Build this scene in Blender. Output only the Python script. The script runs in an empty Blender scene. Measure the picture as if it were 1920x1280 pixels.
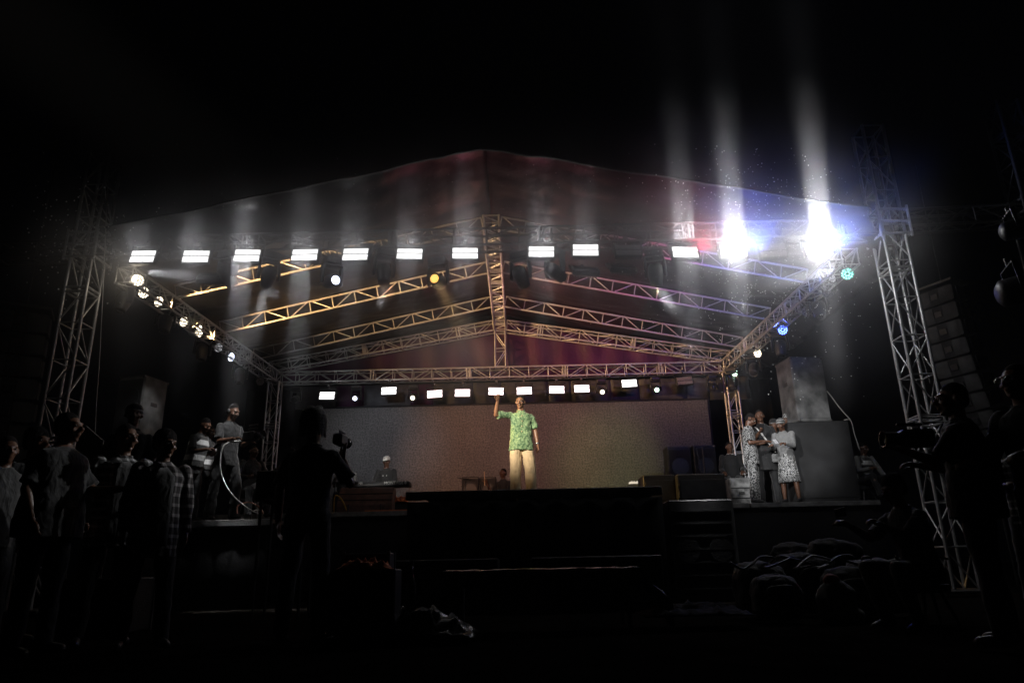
import bpy, math, random
from mathutils import Vector, Matrix, noise
from math import sin, cos, pi, radians, sqrt
random.seed(7)
S = bpy.context.scene
COL = S.collection

# ------------------------------------------------------------------ camera
CAM_H = 0.5
cam_d = bpy.data.cameras.new('camera')
cam = bpy.data.objects.new('camera', cam_d)
COL.objects.link(cam)
CR = Matrix(((0.99968248, 0.02409401, 0.00737624), (0.01436903, -0.30462348, -0.95236446), (-0.02069931, 0.95216806, -0.30487297)))
cam.matrix_world = Matrix.Translation((0, 0, CAM_H)) @ CR.to_4x4()
FPX = 1325.58
cam_d.sensor_width = 36
cam_d.lens = FPX / 1920 * 36
cam_d.clip_end = 400
cam_d.clip_start = 0.05
S.camera = cam

def at(px, py, Y):
    """a point of the photograph (1920 wide) taken at distance Y on the ground plan"""
    w = CR @ Vector((px - 960, -(py - 640), -FPX))
    w = w * (Y / w.y)
    return Vector((w.x, w.y, w.z + CAM_H))

# ------------------------------------------------------------------ world, exposure
W = bpy.data.worlds.new('World')
S.world = W
W.use_nodes = True
wn = W.node_tree.nodes
wn['Background'].inputs[0].default_value = (0.0025, 0.0028, 0.004, 1)
wn['Background'].inputs[1].default_value = 0.06
S.view_settings.view_transform = 'Standard'
S.view_settings.look = 'None'
S.view_settings.exposure = 0
S.view_settings.gamma = 1
S.view_settings.use_curve_mapping = False
S.render.engine = 'CYCLES'
cy = S.cycles
cy.use_denoising = True
cy.max_bounces = 5
cy.diffuse_bounces = 2
cy.glossy_bounces = 2
cy.transmission_bounces = 3
cy.volume_bounces = 0
cy.transparent_max_bounces = 6
cy.sample_clamp_indirect = 3
cy.use_light_tree = True
cy.caustics_reflective = False
cy.caustics_refractive = False

def area(name, loc, target, watts, color, sx, sy, spread):
    l = bpy.data.lights.new(name, 'AREA')
    l.energy = watts; l.color = color; l.shape = 'RECTANGLE'; l.size = sx; l.size_y = sy; l.spread = radians(spread)
    o = bpy.data.objects.new(name, l)
    COL.objects.link(o)
    d = Vector(target) - Vector(loc)
    o.matrix_world = Matrix.Translation(loc) @ d.to_track_quat('-Z', 'Y').to_matrix().to_4x4()
    return o

def spot(name, loc, target, watts, color=(1, 1, 1), angle=30, blend=0.5, radius=0.06, parent=None, smax=0):
    l = bpy.data.lights.new(name, 'SPOT')
    l.energy = watts; l.color = color; l.spot_size = radians(angle); l.spot_blend = blend; l.shadow_soft_size = radius
    o = bpy.data.objects.new(name, l)
    COL.objects.link(o)
    d = Vector(target) - Vector(loc)
    o.matrix_world = Matrix.Translation(loc) @ d.to_track_quat('-Z', 'Y').to_matrix().to_4x4()
    return o

# ------------------------------------------------------------------ materials
def mat(name, col, rough=0.6, metal=0.0, var=0.25, scale=6.0, bump=0.0, bscale=40.0, spec=0.5, coat=0.0):
    m = bpy.data.materials.new(name); m.use_nodes = True
    nt = m.node_tree; b = nt.nodes['Principled BSDF']
    b.inputs['Roughness'].default_value = rough
    b.inputs['Metallic'].default_value = metal
    b.inputs['Specular IOR Level'].default_value = spec
    tc = nt.nodes.new('ShaderNodeTexCoord')
    n = nt.nodes.new('ShaderNodeTexNoise'); n.inputs['Scale'].default_value = scale; n.inputs['Detail'].default_value = 6
    nt.links.new(tc.outputs['Object'], n.inputs['Vector'])
    r = nt.nodes.new('ShaderNodeValToRGB')
    r.color_ramp.elements[0].position = 0.3; r.color_ramp.elements[1].position = 0.7
    r.color_ramp.elements[0].color = tuple(c * (1 - var) for c in col) + (1,)
    r.color_ramp.elements[1].color = tuple(min(1, c * (1 + var)) for c in col) + (1,)
    nt.links.new(n.outputs['Fac'], r.inputs[0]); nt.links.new(r.outputs[0], b.inputs['Base Color'])
    rr = nt.nodes.new('ShaderNodeMapRange'); rr.inputs[3].default_value = max(0, rough - 0.12); rr.inputs[4].default_value = min(1, rough + 0.12)
    nt.links.new(n.outputs['Fac'], rr.inputs[0]); nt.links.new(rr.outputs[0], b.inputs['Roughness'])
    if bump:
        n2 = nt.nodes.new('ShaderNodeTexNoise'); n2.inputs['Scale'].default_value = bscale; n2.inputs['Detail'].default_value = 4
        nt.links.new(tc.outputs['Object'], n2.inputs['Vector'])
        bp = nt.nodes.new('ShaderNodeBump'); bp.inputs['Strength'].default_value = bump; bp.inputs['Distance'].default_value = 0.02
        nt.links.new(n2.outputs['Fac'], bp.inputs['Height']); nt.links.new(bp.outputs[0], b.inputs['Normal'])
    return m

def emit(name, col, strength):
    m = bpy.data.materials.new(name); m.use_nodes = True
    b = m.node_tree.nodes['Principled BSDF']
    b.inputs['Base Color'].default_value = (0.6, 0.6, 0.6, 1)
    b.inputs['Emission Color'].default_value = tuple(col) + (1,)
    b.inputs['Emission Strength'].default_value = strength
    b.inputs['Roughness'].default_value = 0.3
    return m

M = {}
M['alu'] = mat('truss_aluminium', (0.55, 0.55, 0.56), 0.38, 0.55, 0.2, 9, 0.15, 60)
M['alu_dark'] = mat('shaded_truss_and_steel', (0.09, 0.088, 0.088), 0.5, 0.4, 0.3, 9, 0.2, 60)  # darkened copy of the truss metal for shaded trusses, also plain dark fittings
M['black'] = mat('black_housing', (0.022, 0.022, 0.024), 0.42, 0, 0.3, 12, 0.2, 90)
M['black_cloth'] = mat('black_cloth', (0.018, 0.018, 0.019), 0.85, 0, 0.4, 8, 0.4, 60)
M['carpet'] = mat('speaker_carpet', (0.06, 0.06, 0.06), 0.8, 0, 0.45, 5, 0.6, 220)
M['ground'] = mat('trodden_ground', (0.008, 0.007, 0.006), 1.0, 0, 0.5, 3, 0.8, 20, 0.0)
M['glass_off'] = mat('unlit_lens', (0.16, 0.15, 0.16), 0.2, 0, 0.15, 20)
M['glass_dark'] = mat('dark_lens', (0.05, 0.05, 0.055), 0.12, 0.2, 0.15, 20, coat=1)
M['chrome'] = mat('reflector_chrome', (0.5, 0.5, 0.5), 0.2, 0.9, 0.1, 20)
M['cable'] = mat('cable_rubber', (0.03, 0.03, 0.03), 0.5, 0, 0.2, 20)
M['grey_cable'] = mat('pale_cable', (0.5, 0.49, 0.47), 0.5, 0, 0.1, 20)

# ------------------------------------------------------------------ mesh helpers
def raw(name, verts, faces, m=None, parent=None, smooth=False, loc=None):
    me = bpy.data.meshes.new(name)
    me.from_pydata([tuple(v) for v in verts], [], faces)
    me.validate(); me.update()
    if m: me.materials.append(m)
    if smooth:
        for p in me.polygons: p.use_smooth = True
    o = bpy.data.objects.new(name, me); COL.objects.link(o)
    if parent is not None: o.parent = parent
    if loc is not None: o.location = loc
    return o

class MB:
    """collects closed pieces into one mesh"""
    def __init__(s): s.v = []; s.f = []
    def add(s, v, f):
        n = len(s.v); s.v += [Vector(a) for a in v]; s.f += [tuple(i + n for i in q) for q in f]; return s
    def box(s, c, d, rot=None, bev=0.0):
        c = Vector(c); hx, hy, hz = d[0] / 2, d[1] / 2, d[2] / 2
        b = min(bev, hx * .9, hy * .9, hz * .9)
        pts = []; 
        if b <= 0:
            pts = [Vector((x * hx, y * hy, z * hz)) for z in (-1, 1) for y in (-1, 1) for x in (-1, 1)]
            fs = [(0, 2, 3, 1), (4, 5, 7, 6), (0, 1, 5, 4), (2, 6, 7, 3), (0, 4, 6, 2), (1, 3, 7, 5)]
        else:
            # octagonal outline in xz extruded along y with bevelled rims
            ol = [(-hx + b, -hz), (hx - b, -hz), (hx, -hz + b), (hx, hz - b), (hx - b, hz), (-hx + b, hz), (-hx, hz - b), (-hx, -hz + b)]
            il = [(x * (hx - b) / hx, z * (hz - b) / hz) for x, z in ol]
            rings = [(il, -hy), (ol, -hy + b), (ol, hy - b), (il, hy)]
            fs = []
            for r, y in rings: pts += [Vector((x, y, z)) for x, z in r]
            for k in range(3):
                for i in range(8):
                    j = (i + 1) % 8
                    fs.append((k * 8 + i, k * 8 + j, k * 8 + 8 + j, k * 8 + 8 + i))
            fs.append(tuple(range(7, -1, -1))); fs.append(tuple(24 + i for i in range(8)))
        if rot is not None: pts = [rot @ p for p in pts]
        return s.add([p + c for p in pts], fs)
    def cyl(s, p0, p1, r0, r1=None, n=10, ex=1.0, side=None):
        p0 = Vector(p0); p1 = Vector(p1); r1 = r0 if r1 is None else r1
        d = (p1 - p0).normalized()
        a = d.orthogonal().normalized() if side is None else (Vector(side) - d * Vector(side).dot(d)).normalized()
        b = d.cross(a)
        v = []
        for p, r in ((p0, r0), (p1, r1)):
            for i in range(n):
                t = 2 * pi * i / n
                v.append(p + a * (r * cos(t)) + b * (r * ex * sin(t)))
        f = [(i, (i + 1) % n, n + (i + 1) % n, n + i) for i in range(n)]
        f += [tuple(range(n - 1, -1, -1)), tuple(range(n, 2 * n))]
        return s.add(v, f)
    def cap(s, p0, p1, r0, r1=None, n=10, k=3):
        """tapered capsule"""
        p0 = Vector(p0); p1 = Vector(p1); r1 = r0 if r1 is None else r1
        d = p1 - p0
        d = d.normalized() if d.length > 1e-6 else Vector((0, 0, 1))
        a = d.orthogonal().normalized(); b = d.cross(a)
        rings = []
        for i in range(1, k + 1):
            t = pi / 2 * i / k; rings.append((p0 - d * r0 * cos(t), r0 * sin(t)))
        for i in range(k, 0, -1):
            t = pi / 2 * i / k; rings.append((p1 + d * r1 * cos(t), r1 * sin(t)))
        v = [p0 - d * r0]
        for c, r in rings:
            for i in range(n):
                t = 2 * pi * i / n; v.append(c + a * (r * cos(t)) + b * (r * sin(t)))
        v.append(p1 + d * r1)
        f = [(0, 1 + (i + 1) % n, 1 + i) for i in range(n)]
        for q in range(len(rings) - 1):
            o = 1 + q * n
            f += [(o + i, o + (i + 1) % n, o + n + (i + 1) % n, o + n + i) for i in range(n)]
        o = 1 + (len(rings) - 1) * n; e = len(v) - 1
        f += [(o + i, o + (i + 1) % n, e) for i in range(n)]
        return s.add(v, f)
    def ell(s, c, r, rot=None, n=14, m=9):
        c = Vector(c); v = [Vector((0, 0, -r[2]))]
        for j in range(1, m):
            t = pi * j / m - pi / 2
            for i in range(n):
                u = 2 * pi * i / n
                v.append(Vector((r[0] * cos(t) * cos(u), r[1] * cos(t) * sin(u), r[2] * sin(t))))
        v.append(Vector((0, 0, r[2])))
        if rot is not None: v = [rot @ p for p in v]
        f = [(0, 1 + (i + 1) % n, 1 + i) for i in range(n)]
        for q in range(m - 2):
            o = 1 + q * n
            f += [(o + i, o + (i + 1) % n, o + n + (i + 1) % n, o + n + i) for i in range(n)]
        o = 1 + (m - 2) * n; e = len(v) - 1
        f += [(o + i, o + (i + 1) % n, e) for i in range(n)]
        return s.add([p + c for p in v], f)
    def loft(s, rings, n=18, p=2.0):
        """rings: (centre, xaxis, yaxis) superellipses"""
        v = []; f = []
        for c, a, b in rings:
            c = Vector(c); a = Vector(a); b = Vector(b)
            for i in range(n):
                t = 2 * pi * i / n
                ct, st = cos(t), sin(t)
                v.append(c + a * (math.copysign(abs(ct) ** (2 / p), ct)) + b * (math.copysign(abs(st) ** (2 / p), st)))
        for q in range(len(rings) - 1):
            o = q * n
            f += [(o + i, o + (i + 1) % n, o + n + (i + 1) % n, o + n + i) for i in range(n)]
        f.append(tuple(range(n - 1, -1, -1))); o = (len(rings) - 1) * n; f.append(tuple(range(o, o + n)))
        return s.add(v, f)
    def tube(s, pts, r, n=6):
        pts = [Vector(p) for p in pts]; v = []; f = []
        up = None
        for k, p in enumerate(pts):
            d = (pts[min(k + 1, len(pts) - 1)] - pts[max(k - 1, 0)]).normalized()
            a = d.orthogonal().normalized() if up is None else (up - d * up.dot(d)).normalized()
            up = a; b = d.cross(a)
            rr = r[k] if isinstance(r, (list, tuple)) else r
            v += [p + a * (rr * cos(2 * pi * i / n)) + b * (rr * sin(2 * pi * i / n)) for i in range(n)]
        for q in range(len(pts) - 1):
            o = q * n
            f += [(o + i, o + (i + 1) % n, o + n + (i + 1) % n, o + n + i) for i in range(n)]
        f.append(tuple(range(n - 1, -1, -1))); o = (len(pts) - 1) * n; f.append(tuple(range(o, o + n)))
        return s.add(v, f)
    def xf(s, mtx):
        s.v = [mtx @ v for v in s.v]; return s
    def build(s, name, m=None, parent=None, smooth=False, loc=None):
        return raw(name, s.v, s.f, m, parent, smooth, loc)

def smoothpath(pts, k=8):
    pts = [Vector(p) for p in pts]; out = []
    for i in range(len(pts) - 1):
        p0 = pts[max(i - 1, 0)]; p1 = pts[i]; p2 = pts[i + 1]; p3 = pts[min(i + 2, len(pts) - 1)]
        for j in range(k):
            t = j / k
            out.append(0.5 * ((2 * p1) + (p2 - p0) * t + (2 * p0 - 5 * p1 + 4 * p2 - p3) * t * t + (3 * p1 - p0 - 3 * p2 + p3) * t ** 3))
    out.append(pts[-1]); return out

def tag(o, label=None, cat=None, group=None, kind=None):
    if label: o['label'] = label
    if cat: o['category'] = cat
    if group: o['group'] = group
    if kind: o['kind'] = kind
    return o

def empty(name, loc, label=None, cat=None, group=None, rz=0.0):
    o = bpy.data.objects.new(name, None); COL.objects.link(o)
    o.location = loc; o.rotation_euler = (0, 0, rz); o.empty_display_size = 0.2
    return tag(o, label, cat, group)

# ------------------------------------------------------------------ trusses
_cb = MB().cyl((0, 0, 0), (0, 0, 1), 1, 1, 8)
BAR = {}
def bar(name, p0, p1, r, parent, m='alu'):
    if m not in BAR:
        me = bpy.data.meshes.new('bar'); me.from_pydata([tuple(v) for v in _cb.v], [], _cb.f); me.update()
        for p in me.polygons: p.use_smooth = len(p.vertices) == 4
        me.materials.append(M[m]); BAR[m] = me
    p0 = Vector(p0); p1 = Vector(p1); d = p1 - p0
    o = bpy.data.objects.new(name, BAR[m]); COL.objects.link(o)
    o.parent = parent
    o.matrix_local = Matrix.Translation(p0) @ d.to_track_quat('Z', 'Y').to_matrix().to_4x4() @ Matrix.Diagonal((r, r, d.length, 1))
    return o

def truss(name, label, p0, p1, w=0.3, h=0.3, step=0.5, up=(0, 0, 1), flat=False, rc=0.025, rb=0.012, m='alu', group=None, faces='all', joints=True):
    p0 = Vector(p0); p1 = Vector(p1)
    t = empty(name, p0, label, 'truss', group)
    D = p1 - p0; L = D.length; d = D.normalized()
    u = Vector(up); u = (u - d * u.dot(d)).normalized(); s = d.cross(u)
    def P(k, a, b): return d * k + s * (a * w / 2) + u * (b * h / 2)
    if flat:
        for b in (-1, 1): bar('chord', P(0, 0, b), P(L, 0, b), rc, t, m)
        fl = [((0, -1), (0, 1))]
    else:
        for a in (-1, 1):
            for b in (-1, 1): bar('chord', P(0, a, b), P(L, a, b), rc, t, m)
        fl = [((-1, -1), (-1, 1)), ((1, -1), (1, 1)), ((-1, -1), (1, -1)), ((-1, 1), (1, 1))]
    n = max(1, round(L / step)); st = L / n
    for fi, (A, B) in enumerate(fl):
        for i in range(n + 1):
            k = min(max(i * st, rb), L - rb)
            bar('brace', P(k, *A), P(k, *B), rb, t, m)
            if i < n:
                q = (i + (fi // 2)) % 2
                a, b = (A, B) if q else (B, A)
                bar('brace', P(i * st + st * 0.08, *a), P((i + 1) * st - st * 0.08, *b), rb, t, m)
    if joints and not flat:
        # bolted end frames every 2.5 m
        k = 2.5
        while k < L - 0.6:
            for dk in (-0.035, 0.035):
                mb = MB()
                for A, B in fl: mb.cyl(P(k + dk, *A), P(k + dk, *B), rb * 1.5, None, 6)
                mb.build('joint_frame', M[m], t)
            k += 2.5
    return t
# ------------------------------------------------------------------ setting: ground and stage
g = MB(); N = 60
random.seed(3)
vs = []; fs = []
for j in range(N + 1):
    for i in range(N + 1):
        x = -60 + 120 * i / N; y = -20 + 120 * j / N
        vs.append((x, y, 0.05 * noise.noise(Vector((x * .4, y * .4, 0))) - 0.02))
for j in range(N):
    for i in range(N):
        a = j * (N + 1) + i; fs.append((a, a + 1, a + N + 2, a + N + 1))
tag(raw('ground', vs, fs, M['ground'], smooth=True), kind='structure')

SZ = 1.55          # stage floor height
RX = -0.45         # ridge
M['deck'] = mat('stage_carpet', (0.05, 0.038, 0.034), 0.6, 0, 0.5, 2.5, 0.4, 60)
M['edge'] = mat('stage_edge_timber', (0.13, 0.13, 0.13), 0.6, 0, 0.5, 7, 0.4, 50)
M['skirt'] = mat('black_skirt', (0.004, 0.004, 0.0045), 0.95, 0, 0.4, 5, 0.3, 30, .15)
st = empty('stage_platform', (0, 13.4, 0), 'wide raised black stage with carpeted deck behind the projecting centre block', 'stage')
def deck(x0, x1, y0, y1, z, parent, nx, oy=13.4):
    # decking boards side by side
    for i in range(nx):
        a = x0 + (x1 - x0) * i / nx; b = x0 + (x1 - x0) * (i + 1) / nx
        MB().box(((a + b) / 2, (y0 + y1) / 2 - oy, z - 0.03), (b - a - 0.012, y1 - y0, 0.06), bev=0.006).build('deck_board', M['deck'], parent)
deck(-5.8, 6.6, 13.45, 18.4, SZ, st, 10)
def skirt(x0, x1, y, z, parent, oy, name='skirt', ry=0.0):
    v = []; f = []; n = int((x1 - x0) / 0.09)
    for i in range(n + 1):
        x = x0 + (x1 - x0) * i / n
        dy = 0.022 * sin(i * 1.3) + 0.012 * sin(i * 3.1 + 1)
        for k, zz in enumerate((0.0, z * .5, z - .01)):
            v.append((x, y - oy + dy * (1.1 - k * .4), zz))
    for i in range(n):
        for k in range(2):
            a = i * 3 + k; f.append((a, a + 3, a + 4, a + 1))
    o = raw(name, v, f, M['skirt'], parent, True)
    md = o.modifiers.new('thick', 'SOLIDIFY'); md.thickness = 0.01
    return o
skirt(-5.8, 6.6, 13.42, SZ - .08, st, 13.4)
for x0, x1 in ((-5.8, -3.85), (-3.83, -1.4), (1.95, 4.2), (4.22, 6.6)):
    b = MB().box(((x0 + x1) / 2, -0.03, SZ - 0.045), (x1 - x0 - .01, 0.05, 0.09), bev=0.008)
    b.build('edge_board', M['edge'], st)
th = empty('stage_thrust', (0.28, 10.1, 0), 'black projecting centre block of the stage under the preacher with grey top edge', 'stage block')
for i in range(5):
    a = -1.42 + 3.4 * i / 5 - .28; b = -1.42 + 3.4 * (i + 1) / 5 - .28
    MB().box(((a + b) / 2, 1.65, SZ - 0.03), (b - a - .012, 3.2, 0.06), bev=0.006).build('deck_board', M['deck'], th)
for i in range(3):
    a = -1.62 + 3.6 * i / 3 - .28; b = -1.62 + 3.6 * (i + 1) / 3 - .28
    MB().box(((a + b) / 2, 0.0, SZ - 0.06), (b - a - .008, 0.06, 0.12), bev=0.01).build('edge_board', M['edge'], th)
sk = skirt(-1.6 - .28, 1.98 - .28, 10.14, SZ - .13, th, 10.1)
# wings and lower step either side of the centre block
M['flight'] = mat('black_flight_case', (0.016, 0.016, 0.017), 0.5, 0, 0.4, 9, 0.3, 70)
sb = empty('subwoofer', at(1290, 1000, 10.7) * Vector((1, 1, 0)) if False else (2.62, 10.6, 0), 'black subwoofer block standing on the ground right of the centre block', 'subwoofer')

def subwoofer(root, w, h, d, m='flight'):
    MB().box((0, d / 2, h / 2), (w, d, h), bev=0.015).build('cabinet', M[m], root)
    g1 = MB()
    n = 7
    for i in range(n):
        z = h * (0.12 + 0.76 * i / (n - 1)); g1.box((0, -0.008, z), (w * .9, 0.014, 0.012))
    g1.build('grille', M['skirt'], root)
    for sx in (-1, 1):
        MB().cyl((sx * w * .25, -0.012, h / 2), (sx * w * .25, 0.03, h / 2), min(w, h) * .18, None, 16).build('driver', M['skirt'], root)
    return root
p = at(1290, 940, 10.9); subwoofer(sb, 0.95, p.z, 0.8)
sb2 = empty('subwoofer', (-1.1, 9.0, 0), 'long low black subwoofer at the foot of the centre block, left half', 'subwoofer', None)
subwoofer(sb2, 1.6, .62, .8)
sb3 = empty('subwoofer', (0.9, 9.0, 0), 'long low black subwoofer at the foot of the centre block, right half', 'subwoofer', None)
subwoofer(sb3, 1.6, .62, .8)

# ------------------------------------------------------------------ roof and towers
ZT = 5.5
left_eave = (Vector((-6.62, 10.95, ZT - .14)), Vector((-6.36, 18.0, ZT - .14)))
right_eave = (Vector((5.62, 10.95, ZT - .14)), Vector((5.42, 18.0, ZT - .14)))
truss('side_truss', 'long aluminium truss along the left eave hung with par cans', *left_eave, .28, .28, .45, rc=.022, group=None)
truss('side_truss', 'long aluminium truss along the right eave ending behind the speaker stack', *right_eave, .28, .28, .45, rc=.022)
truss('front_truss', 'horizontal aluminium truss across the front of the roof carrying the bright lamp row', (-7.05, 10.9, 5.8), (6.1, 10.9, 5.8), .3, .3, .55, m='alu_dark')
truss('back_truss', 'horizontal aluminium truss across the back of the stage above the small lamps', (-6.3, 17.9, 5.36), (5.35, 17.9, 5.36), .3, .27, .5, rc=.022)
truss('outer_truss', 'dim outer truss running off the left edge of the photo', (-7.45, 10.9, 5.78), (-13, 10.9, 5.72), .3, .3, .6, m='alu_dark')
truss('outer_truss', 'dim outer truss running off the right edge of the photo', (6.5, 10.9, 5.95), (12, 10.9, 6.1), .3, .3, .6, m='alu_dark')
def rafter(y, zr, side, words, flat=True):
    xe = -6.5 if side < 0 else 5.52
    a = Vector((xe, y, ZT + .14)); b = Vector((RX + side * .17, y, zr + .14))
    truss('rafter_truss', words, a, b, .26, .27, .5, flat=flat, rc=.022, rb=.011, group=None)
for i, (y, zr, wd) in enumerate(((12.45, 6.78, 'foremost, partly behind the bright lamps'), (14.55, 6.77, 'second from the front'), (16.6, 6.73, 'third from the front'), (17.85, 6.5, 'rearmost, of box section above the back truss'))):
    for side, sw in ((-1, 'left'), (1, 'right')):
        rafter(y, zr, side, f'sloping roof rafter truss on the {sw} slope, {wd}', flat=i < 3)
truss('ridge_truss', 'ladder like truss running back along the roof ridge', (RX, 12.3, 6.88), (RX, 18.0, 6.64), .3, .28, .3, rc=.022)
truss('king_post_truss', 'short upright truss hanging from the ridge to the back truss', (RX, 17.9, 6.5), (RX, 17.9, 5.51), .27, .27, .45, up=(0, 1, 0), rc=.02, joints=False)

def tower(x, y, z0, z1, label, w=.36, m='alu', step=.62, sleeve=None):
    t = truss('truss_tower', label, (x, y, z0), (x, y, z1), w, w, step, up=(0, 1, 0), rc=.027, rb=.013, m=m)
    t['category'] = 'tower'
    if sleeve is not None:
        s = MB(); q = w / 2 + .07
        for z in (sleeve - .22, sleeve, sleeve + .22):
            for a, b in (((-q, -q), (q, -q)), ((q, -q), (q, q)), ((q, q), (-q, q)), ((-q, q), (-q, -q))):
                s.cyl((a[0], a[1], z - z0), (b[0], b[1], z - z0), .022, None, 8)
        for a in (-q, q):
            for b in (-q, q): s.cyl((a, b, sleeve - .28 - z0), (a, b, sleeve + .28 - z0), .022, None, 8)
        s.build('sleeve_block', M[m], t)
    if z0 < .1:
        MB().box((0, 0, .03), (.9, .9, .05), bev=.01).build('base_plate', M['alu_dark'], t)
    return t
tower(-7.25, 10.9, .02, 7.6, 'tall aluminium tower at the left front corner of the roof', sleeve=5.8)
tower(6.3, 10.9, .02, 7.75, 'tall aluminium tower at the right front corner of the roof', sleeve=5.85)
tower(8.75, 10.9, .02, 8.2, 'dim outer tower at the right edge of the photo', m='alu_dark', sleeve=6)
tower(-6.28, 17.65, SZ, 5.2, 'slim tower at the back left corner of the stage', w=.27, step=.5)
tower(5.44, 17.65, SZ, 5.2, 'slim tower at the back right corner of the stage', w=.27, step=.5)

# ------------------------------------------------------------------ canopy cloth
def cloth_material():
    m = mat('canopy_cloth', (0.06, 0.06, 0.062), 0.42, 0, 0.35, 2.0, 0.55, 9, .08)
    nt = m.node_tree; b = nt.nodes['Principled BSDF']
    tc = nt.nodes['Texture Coordinate']; sx = nt.nodes.new('ShaderNodeSeparateXYZ'); nt.links.new(tc.outputs['Object'], sx.inputs[0])
    # maroon middle and grey side lengths, painted near black for the front's shade
    r = nt.nodes.new('ShaderNodeValToRGB'); r.color_ramp.interpolation = 'CONSTANT'
    mr = nt.nodes.new('ShaderNodeMapRange'); mr.inputs[1].default_value = -8; mr.inputs[2].default_value = 8
    nt.links.new(sx.outputs[0], mr.inputs[0]); nt.links.new(mr.outputs[0], r.inputs[0])
    e = r.color_ramp.elements; e[0].color = (.004, .004, .0042, 1); e[0].position = 0
    e[1].position = (-1.7 + 8) / 16; e[1].color = (.014, .001, .003, 1)
    n1 = e.new((3.4 + 8) / 16); n1.color = (.004, .004, .006, 1)
    mx = nt.nodes.new('ShaderNodeMix'); mx.data_type = 'RGBA'; mx.blend_type = 'MIX'
    # shade-dark lengths meant for the front only, lit grey tone behind
    lt = nt.nodes.new('ShaderNodeMath'); lt.operation = 'LESS_THAN'; lt.inputs[1].default_value = 11.0
    nt.links.new(sx.outputs[1], lt.inputs[0])
    old = b.inputs['Base Color'].links[0].from_socket
    nt.links.new(lt.outputs[0], mx.inputs['Factor']); nt.links.new(old, mx.inputs[6]); nt.links.new(r.outputs[0], mx.inputs[7])
    nt.links.new(mx.outputs[2], b.inputs['Base Color'])
    return m
M['cloth'] = cloth_material()
M['maroon'] = mat('maroon_cloth', (0.055, 0.006, 0.045), 0.6, 0, 0.35, 1.5, 0.4, 14)

def canopy_z(x, y):
    half = 6.1; t = min(1.25, abs(x - RX) / half)
    ze = ZT + .34; zr = 7.14
    
    z = zr + (ze - zr) * (t ** 0.93)
    if t > 1.04: z -= (t - 1.04) * 6 * .55
    # sag between rafters, dripping folds towards the eave and the peak
    ys = (10.2, 12.45, 14.55, 16.6, 17.95)
    for a, b in zip(ys, ys[1:]):
        if a <= y <= b:
            u = (y - a) / (b - a); z -= .14 * sin(pi * u) * (.5 + .5 * sin(pi * min(t, 1)))
    z += .06 * noise.noise(Vector((x * .7, y * 1.1, 3))) + .035 * noise.noise(Vector((x * 1.6 + y, y * 3.1 - x * .8, 9)))
    z += .022 * noise.noise(Vector(((x - RX) / (.4 + .25 * t) * 1.5, (y - 9) * .6, 1)) * 2.2) * (1 if y < 12.6 else .5)
    return z
can = empty('roof_canopy', (RX, 10, ZT), 'large tented cloth roof stretched over the roof trusses with maroon centre', 'canopy')
ncol, nrow = 190, 130
for side in (-1, 1):
    v = []; f = []
    for j in range(nrow + 1):
        y = 10.15 + (18.3 - 10.15) * j / nrow
        for i in range(ncol // 2 + 1):
            full = 6.95 if side > 0 else 6.3
            q = min(1, max(0, (y - 10.15) / 1.2)); full = 6.1 + (full - 6.1) * q * q * (3 - 2 * q)
            x = RX + side * full * (i / (ncol // 2))
            v.append(Vector((x - RX, y - 10, canopy_z(x, y) - ZT)))
    w = ncol // 2 + 1
    for j in range(nrow):
        for i in range(w - 1):
            a = j * w + i; f.append((a, a + 1, a + w + 1, a + w) if side < 0 else (a + 1, a, a + w, a + w + 1))
    o = raw('cloth_slope', v, f, M['cloth'], can, True)
    md = o.modifiers.new('thick', 'SOLIDIFY'); md.thickness = .008
# hem rope along the front edge
hem = MB(); pts = []
for i in range(60):
    x = RX - 6.1 + 12.2 * i / 59
    pts.append((x - RX, .15, canopy_z(x, 10.15) - ZT))
hem.tube(pts, .022, 6).build('hem', M['black_cloth'], can, True)
# cloth gable at the back
gv = []; gf = []; nx, nz = 90, 14
for i in range(nx + 1):
    x = -6.3 + 11.75 * i / nx
    top = 6.95 - abs(x - RX) / 5.9 * 1.3
    for j in range(nz + 1):
        z = 5.25 + (top - 5.25) * j / nz
        gv.append((x, 0.05 * noise.noise(Vector((x * 1.2 + z, z * .4, 5))) + .03 * sin(x * 9 + z), z - 5.25))
for i in range(nx):
    for j in range(nz):
        a = i * (nz + 1) + j; gf.append((a, a + nz + 1, a + nz + 2, a + 1))
gc = raw('gable_cloth', gv, gf, M['maroon'], None, True, (0, 18.12, 5.25))
gc.modifiers.new('thick', 'SOLIDIFY').thickness = .008
tag(gc, 'dark maroon cloth triangle closing the back gable above the back truss', 'cloth')
# valance below the back truss: sewn grey and maroon lengths
va = empty('valance', (0, 18.25, 4.6), 'patchwork cloth valance of grey and maroon lengths behind the small lamps', 'cloth')
M['greycloth'] = mat('grey_cloth', (0.09, 0.09, 0.095), 0.7, 0, 0.3, 4, 0.3, 30)
x = -5.9; k = 0
while x < 5.2:
    wd = (1.05, .75, 1.25, .6)[k % 4]
    v = []; f = []
    for i in range(9):
        for zz in (0, .3, .62):
            xx = x + wd * i / 8
            v.append((xx, .02 * sin(xx * 14 + zz * 3), zz))
    for i in range(8):
        for j in range(2):
            a = i * 3 + j; f.append((a, a + 3, a + 4, a + 1))
    o = raw('cloth_length', v, f, M['maroon' if k % 2 and x < -1.5 else 'greycloth'], va, True)
    o.modifiers.new('thick', 'SOLIDIFY').thickness = .006
    x += wd; k += 1
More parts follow.
